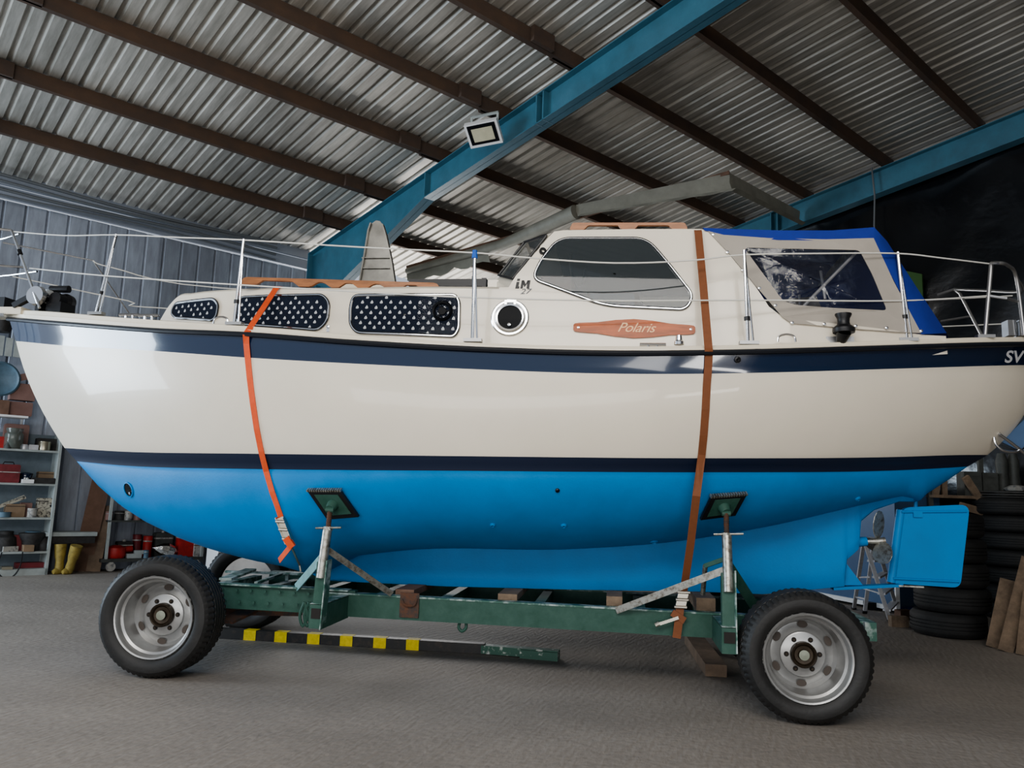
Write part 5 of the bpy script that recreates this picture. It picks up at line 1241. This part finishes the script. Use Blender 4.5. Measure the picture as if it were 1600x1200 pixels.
# ================================================================== RIGHT BACKGROUND
a = G(1292,938); b = G(1404,960); d_ = (b-a).normalized(); up_ = Vector((0,0,1)); nrm = d_.cross(up_)
if nrm.y > 0: nrm = -nrm
hh = 1.75
vt = thing('blue_cabin_trailer', 'slate blue panelled trailer with white bottom trim behind the stepladder', 'trailer', tuple(lerp(a, b, .5)+Vector((0,.3,0))))
a2 = a-d_*1.6; mb = MB(); mb.add([a2+up_*.1, b+up_*.1, b+up_*hh, a2+up_*hh, a2+up_*.1-nrm*.8, b+up_*.1-nrm*.8, b+up_*hh-nrm*.8, a2+up_*hh-nrm*.8], [(0,1,2,3),(4,5,6,7),(0,1,5,4),(1,2,6,5),(2,3,7,6),(3,0,4,7)]); mb.build('body', M['bluepanel'], vt)
mb = MB(); mb.bar(a2+up_*.07+nrm*.01, b+up_*.07+nrm*.01, .04, .06); mb.bar(b+up_*.07+nrm*.01, b+up_*.55+nrm*.01, .05, .05); mb.build('white_trim', M['whitebox'], vt)
mb = MB(); mb.box((a.x, a.y+.3, 0), (a.x+.15, a.y+.5, .1)); mb.box((b.x-.3, b.y+.3, 0), (b.x-.15, b.y+.5, .1)); mb.build('leg', M['black'], vt)
e = G(1418,958)+Vector((0,.1,0)); mb = MB(); mb.lathe([(0,0),(.11,0),(.115,.03),(.11,.3),(.115,.33),(.11,.36),(.11,.62),(.115,.66),(.09,.68),(0,.68)], 24); tag(mb.build('blue_drum', M['brightblue'], None, smooth=True, frame=Matrix.Translation(e)), 'bright blue plastic drum beyond the rudder', 'drum')
# stepladder
ld = thing('stepladder', 'aluminium stepladder standing open behind the propeller', 'ladder', tuple(G(1372,965)))
def atd(px, py, dist): d = ray(px, py); return CC+d*(dist/d.dot(CF))
f1 = G(1392,974); f2 = G(1404,958); r1 = G(1334,952); r2 = G(1352,962)
D0 = (f1-CC).dot(CF); tA = atd(1351,846,D0+.05); tB = atd(1367,842,D0+.35)
for nm, a, b in (('front_rail', f1, tA), ('front_rail', f2, tB), ('rear_rail', r1, tA+Vector((0,.03,0))), ('rear_rail', r2+Vector((.05,.2,0)), tB+Vector((0,.03,0)))):
    mb = MB(); mb.bar(a, b, .045, .025, up=(0,-1,0)); mb.build(nm, M['alu'], ld)
    mb = MB(); mb.bar(a, a+(b-a).normalized()*.05, .055, .035, up=(0,-1,0)); mb.build('rubber_foot', M['black'], ld)
for t in (.16, .36, .56, .76):
    mb = MB(); mb.bar(lerp(f1, tA, t), lerp(f2, tB, t), .09, .025); mb.build('tread', M['alu'], ld)
for t in (.2, .5): mb = MB(); mb.bar(lerp(r1, tA, t), lerp(r2+Vector((.05,.2,0)), tB, t), .02, .02); mb.build('cross_bar', M['alu'], ld)
mb = MB(); mb.bar(lerp(f1, tA, .36), lerp(r1, tA, .36), .015, .015); mb.build('spreader_bar', M['alu'], ld)
mb = MB(); c_ = (tA+tB)/2; mb.bar(tA+Vector((0,0,.01)), tB+Vector((0,0,.01)), .12, .03); mb.build('top_platform', M['alu'], ld)
# bricks
for (px, py, m, lab, r_) in ((1412,968,M['wood_brown'],'reddish wood offcut resting on the floor by the ladder foot',.5),(1404,979,M['wood'],'pale wood offcut beside the reddish one by the ladder foot',.1)):
    p = G(px, py); mb = MB(); mb.box((-.10,-.05,0),(.10,.05,.12)); mb.box((-.095,-.045,.118),(.095,.045,.124)); tag(mb.build('wood_offcut', m, None, frame=Matrix.Translation(p) @ Matrix.Rotation(r_, 4, 'Z')), lab, 'wood')
# tyre stacks
def make_tyre(R, w):
    mb = MB(); k = w/2; rb_ = R*.58
    pr_ = [(rb_,.02*w),(R*.72,0),(R*.9,.03*w),(R*.975,.14*w),(R,.22*w)]
    for g in (.36,.5,.64): pr_ += [(R,(g-.02)*w),(R-.014,(g-.015)*w),(R-.014,(g+.015)*w),(R,(g+.02)*w)]
    pr_ += [(R,.78*w),(R*.975,.86*w),(R*.9,.97*w),(R*.72,w),(rb_,.98*w),(rb_-.02,.9*w),(R*.8,.5*w),(rb_-.02,.1*w)]
    mb.lathe(pr_, 48, closed=True); return mb
def stack(cx, cy, R, w, n, labs, grp, jit=.03):
    base_o = None
    for i in range(n):
        ox, oy = random.uniform(-jit, jit), random.uniform(-jit, jit)
        if base_o is None: base_o = make_tyre(R, w).build('old_tyre', M['rubber_old'], None, smooth=True, origin=(0,0,0)); o = base_o
        else: o = base_o.copy(); C.objects.link(o)
        o.location = (cx+ox, cy+oy, i*w+.002); tag(o, labs(i), 'tyre', grp)
ords = ['bottom', 'second from the floor', 'third from the floor', 'fourth from the floor', 'fifth from the floor', 'sixth from the floor', 'seventh from the floor', 'eighth from the floor']
p = G(1488,1000); q = (p-CC).dot(CF)/FPX; Rr = 56*q; p = p+Vector((p.x, p.y, 0)).normalized()*Rr
stack(p.x, p.y, Rr, 39*q, 5, lambda i: 'large worn truck tyre, '+ords[i]+' in the stack behind the rudder', 'tyre stack behind the rudder')
p = G(1594,962); q = (p-CC).dot(CF)/FPX; Rr = 58*q; p = p+Vector((p.x, p.y, 0)).normalized()*Rr
while (BMI @ p).y+Rr > S2-.02: p.x *= .995; p.y *= .995; Rr *= .995; q *= .995
stack(p.x, p.y, Rr, 27.5*q, 7, lambda i: 'old car tyre, '+ords[i]+' in the stack behind the leaning planks', 'tyre stack behind the planks')
ztop_ = 27.5*q*7+.004
for i in range(3):
    mb = MB(); mb.lathe([(Rr*.5,0),(Rr*.95,.0),(Rr*.97,.012),(Rr*.93,.02),(Rr*.5,.015)], 40, closed=True); tag(mb.build('metal_ring', M['steel_dull'], None, smooth=True, frame=Matrix.Translation((p.x, p.y, ztop_+.001+i*.035)) @ Matrix.Rotation(.004*i, 4, 'X')), ['lowest metal ring lying on top of the car tyre stack', 'middle metal ring lying on the car tyre stack', 'topmost metal ring on the car tyre stack'][i], 'ring', 'metal rings on the tyre stack')
mb = MB(); mb.lathe([(0,0),(.12,0),(.15,.03),(.08,.07),(0,.08)], 9); tag(mb.build('rag_heap', M['tinwhite'], None, frame=Matrix.Translation((p.x-.0, p.y-.1, ztop_+.10))), 'pale crumpled rag lying on the metal rings', 'rag')
# leaning planks
lean_plank('leaning_plank', 'shortest weathered plank leaning on the truck tyre stack', (1552,1012), (1574,906), 0, .135, M['wood'], th=.06, back=.15)
lean_plank('leaning_plank', 'long weathered plank beside the shortest one, leaning on tyres', (1571,1018), (1608,872), 0, .135, M['wood'], th=.06, back=.15)
lean_plank('leaning_plank', 'broad dark plank standing behind the long weathered one', (1588,1012), (1606,900), 0, .16, M['wood_brown'], th=.05, back=.1)
lean_plank('leaning_plank', 'weathered plank at the frame edge in front of the dark one', (1600,1024), (1612,920), 0, .14, M['wood'], th=.05, back=.1)
# rack with stakes and grey boxes behind the stern
rp = BMI @ atd(1530, 770, 9.9)
tr_ = thing('timber_rack', 'dark rack behind the stern loaded with stakes and boxes', 'rack', tuple(Bp((rp.x, rp.y, 0))))
base_y = rp.y+.3
def RB(px, py, dd=0.): return atd(px, py, 10.75+dd)
for px in (1450, 1530, 1610):
    mb = MB(); a = RB(px, 700); a.z = 0; mb.bar(a, a+Vector((0,0,2.6)), .06, .06); mb.build('upright', M['shelfdark'], tr_)
for py in (775,):
    mb = MB(); a = RB(1445,py); b = RB(1625,py); b.z = a.z; mb.bar(a, b, .45, .04); mb.build('shelf_board', M['wood'], tr_)
zs_ = RB(1445,775).z+.02
def bg_box(name, lab, cat, px0, px1, py1, py0, m, dist=10.6, dep=.25, zb=None):
    a = atd(px0, py0, dist); b = atd(px1, py1, dist); z0_ = a.z if zb is None else zb
    mb = MB(); mb.box((a.x, a.y, z0_), (b.x, a.y+dep, b.z)); mb.box((a.x-.004, a.y-.006, z0_+(b.z-z0_)*.8), (b.x+.004, a.y+.0, z0_+(b.z-z0_)*.86)); return tag(mb.build(name, m, None), lab, cat)
bg_box('grey_crate', 'grey crate with a divided front behind the stern', 'crate', 1508, 1534, 737, 775, M['shelfdark'], zb=zs_)
bg_box('grey_crate', 'second grey crate beside the divided one behind the stern', 'crate', 1537, 1560, 739, 775, M['shelfdark'], zb=zs_)
for k, (px, py, px2, py2, w, lab) in enumerate(((1462,778,1466,735,.08,'short brown stake standing nearest the rudder'),(1476,778,1474,728,.07,'tall brown stake next to the short one'),(1500,790,1535,800,.10,'flat offcut lying above the tyre stack'),(1508,745,1540,795,.09,'slanting stake resting against the grey crate'))):
    a = atd(px, py, 10.55); b = atd(px2, py2, 10.55); a.z = max(a.z, zs_) if k < 2 else a.z; mb = MB(); mb.bar(a, b, w, w*.6, up=(0,-1,0)); tag(mb.build('wooden_stake', M['wood'], None), lab, 'stake', 'stakes on the rack')
for k, (px, lab) in enumerate(((1568,'clear plastic wrapped bundle beside the grey crates'),(1586,'second clear plastic wrapped bundle at the frame edge'))):
    a = atd(px, 780, 10.65); mb = MB(); a.z = zs_; mb.lathe([(0,0),(.08,0),(.09,.1),(.07,.3),(.08,.48),(.05,.6),(0,.6)], 14); tag(mb.build('wrapped_bundle', M['vinyl2'] if 'vinyl2' in M else M['shelfdark'], None, smooth=True, frame=Matrix.Translation(a)), lab, 'bundle')
# stern ladder of the boat (bright tube loops)
sl = MB(); 
sl.tube(catmull([S(1553,683,YC-.15), S(1556,694,YC-.15), S(1568,704,YC-.15), S(1588,706,YC-.12), S(1600,700,YC-.05)], 4), .010, 8); sl.tube([S(1562,679,YC-.14), S(1580,692,YC-.12), S(1606,712,YC-.08)], .012, 8)
sl.tube([S(1562,679,YC-.14), S(1558,672,YC-.10)], .012, 8); sl.build('stern_ladder', M['steel'], boat, smooth=True)
sl = MB(); sl.plate([(S(1563,690,YC).x, S(1563,690,YC).z), (S(1600,705,YC).x, S(1600,708,YC).z), (S(1600,650,YC).x, S(1600,655,YC).z)], [], lambda x, z: (x, YC-.01, z), lambda x, z: (x, YC+.01, z)); sl.build('stern_fin', M['bluepanel'], boat)
# ================================================================== LIGHT
wd = bpy.data.worlds.new('World'); bpy.context.scene.world = wd; wd.use_nodes = True
bg = wd.node_tree.nodes['Background']; bg.inputs[0].default_value = (.80,.88,1.,1); bg.inputs[1].default_value = .6
def area(name, loc, target, sx_, sy_, power, col=(1,1,1), portal=False):
    l = bpy.data.lights.new(name, 'AREA'); l.shape = 'RECTANGLE'; l.size = sx_; l.size_y = sy_; l.energy = power; l.color = col
    o = bpy.data.objects.new(name, l); C.objects.link(o); o.location = loc
    o.rotation_euler = (Vector(target)-Vector(loc)).to_track_quat('-Z', 'Y').to_euler()
    if portal: l.cycles.is_portal = True
    return o
area('door_daylight', Bp((.8,-4.8,2.6)), Bp((5.,4,1.0)), 4., 4.2, 720, (.72,.86,1.))
area('overhead_front_fill', (-.8,-3.0,6.3), (-.3,5.5,1.2), 8., 2.2, 480, (1.,.96,.90))  # added fill lamp hung under the roof sheets, no skylight there
area('yard_door_daylight', (-2.,-5.5,.95), (0.,6.,.8), 12., 1.7, 300, (1.,.98,.95))
area('stripe_glint_lamp', (5.6,-5.0,.5), (2.4,5.3,1.6), 3., .5, 60, (1.,.98,.95))  # added low lamp, placed so the navy stripe picks up glints
area('rear_opening_daylight', Bp((-2.2,S1+3.2,3.2)), Bp((1.5,S1+3,6.2)), 5.5, 2.2, 430, (1.,.98,.95))

sc = bpy.context.scene
sc.view_settings.view_transform = 'AgX'; sc.view_settings.look = 'AgX - Medium High Contrast'; sc.view_settings.exposure = 0.0
finish()
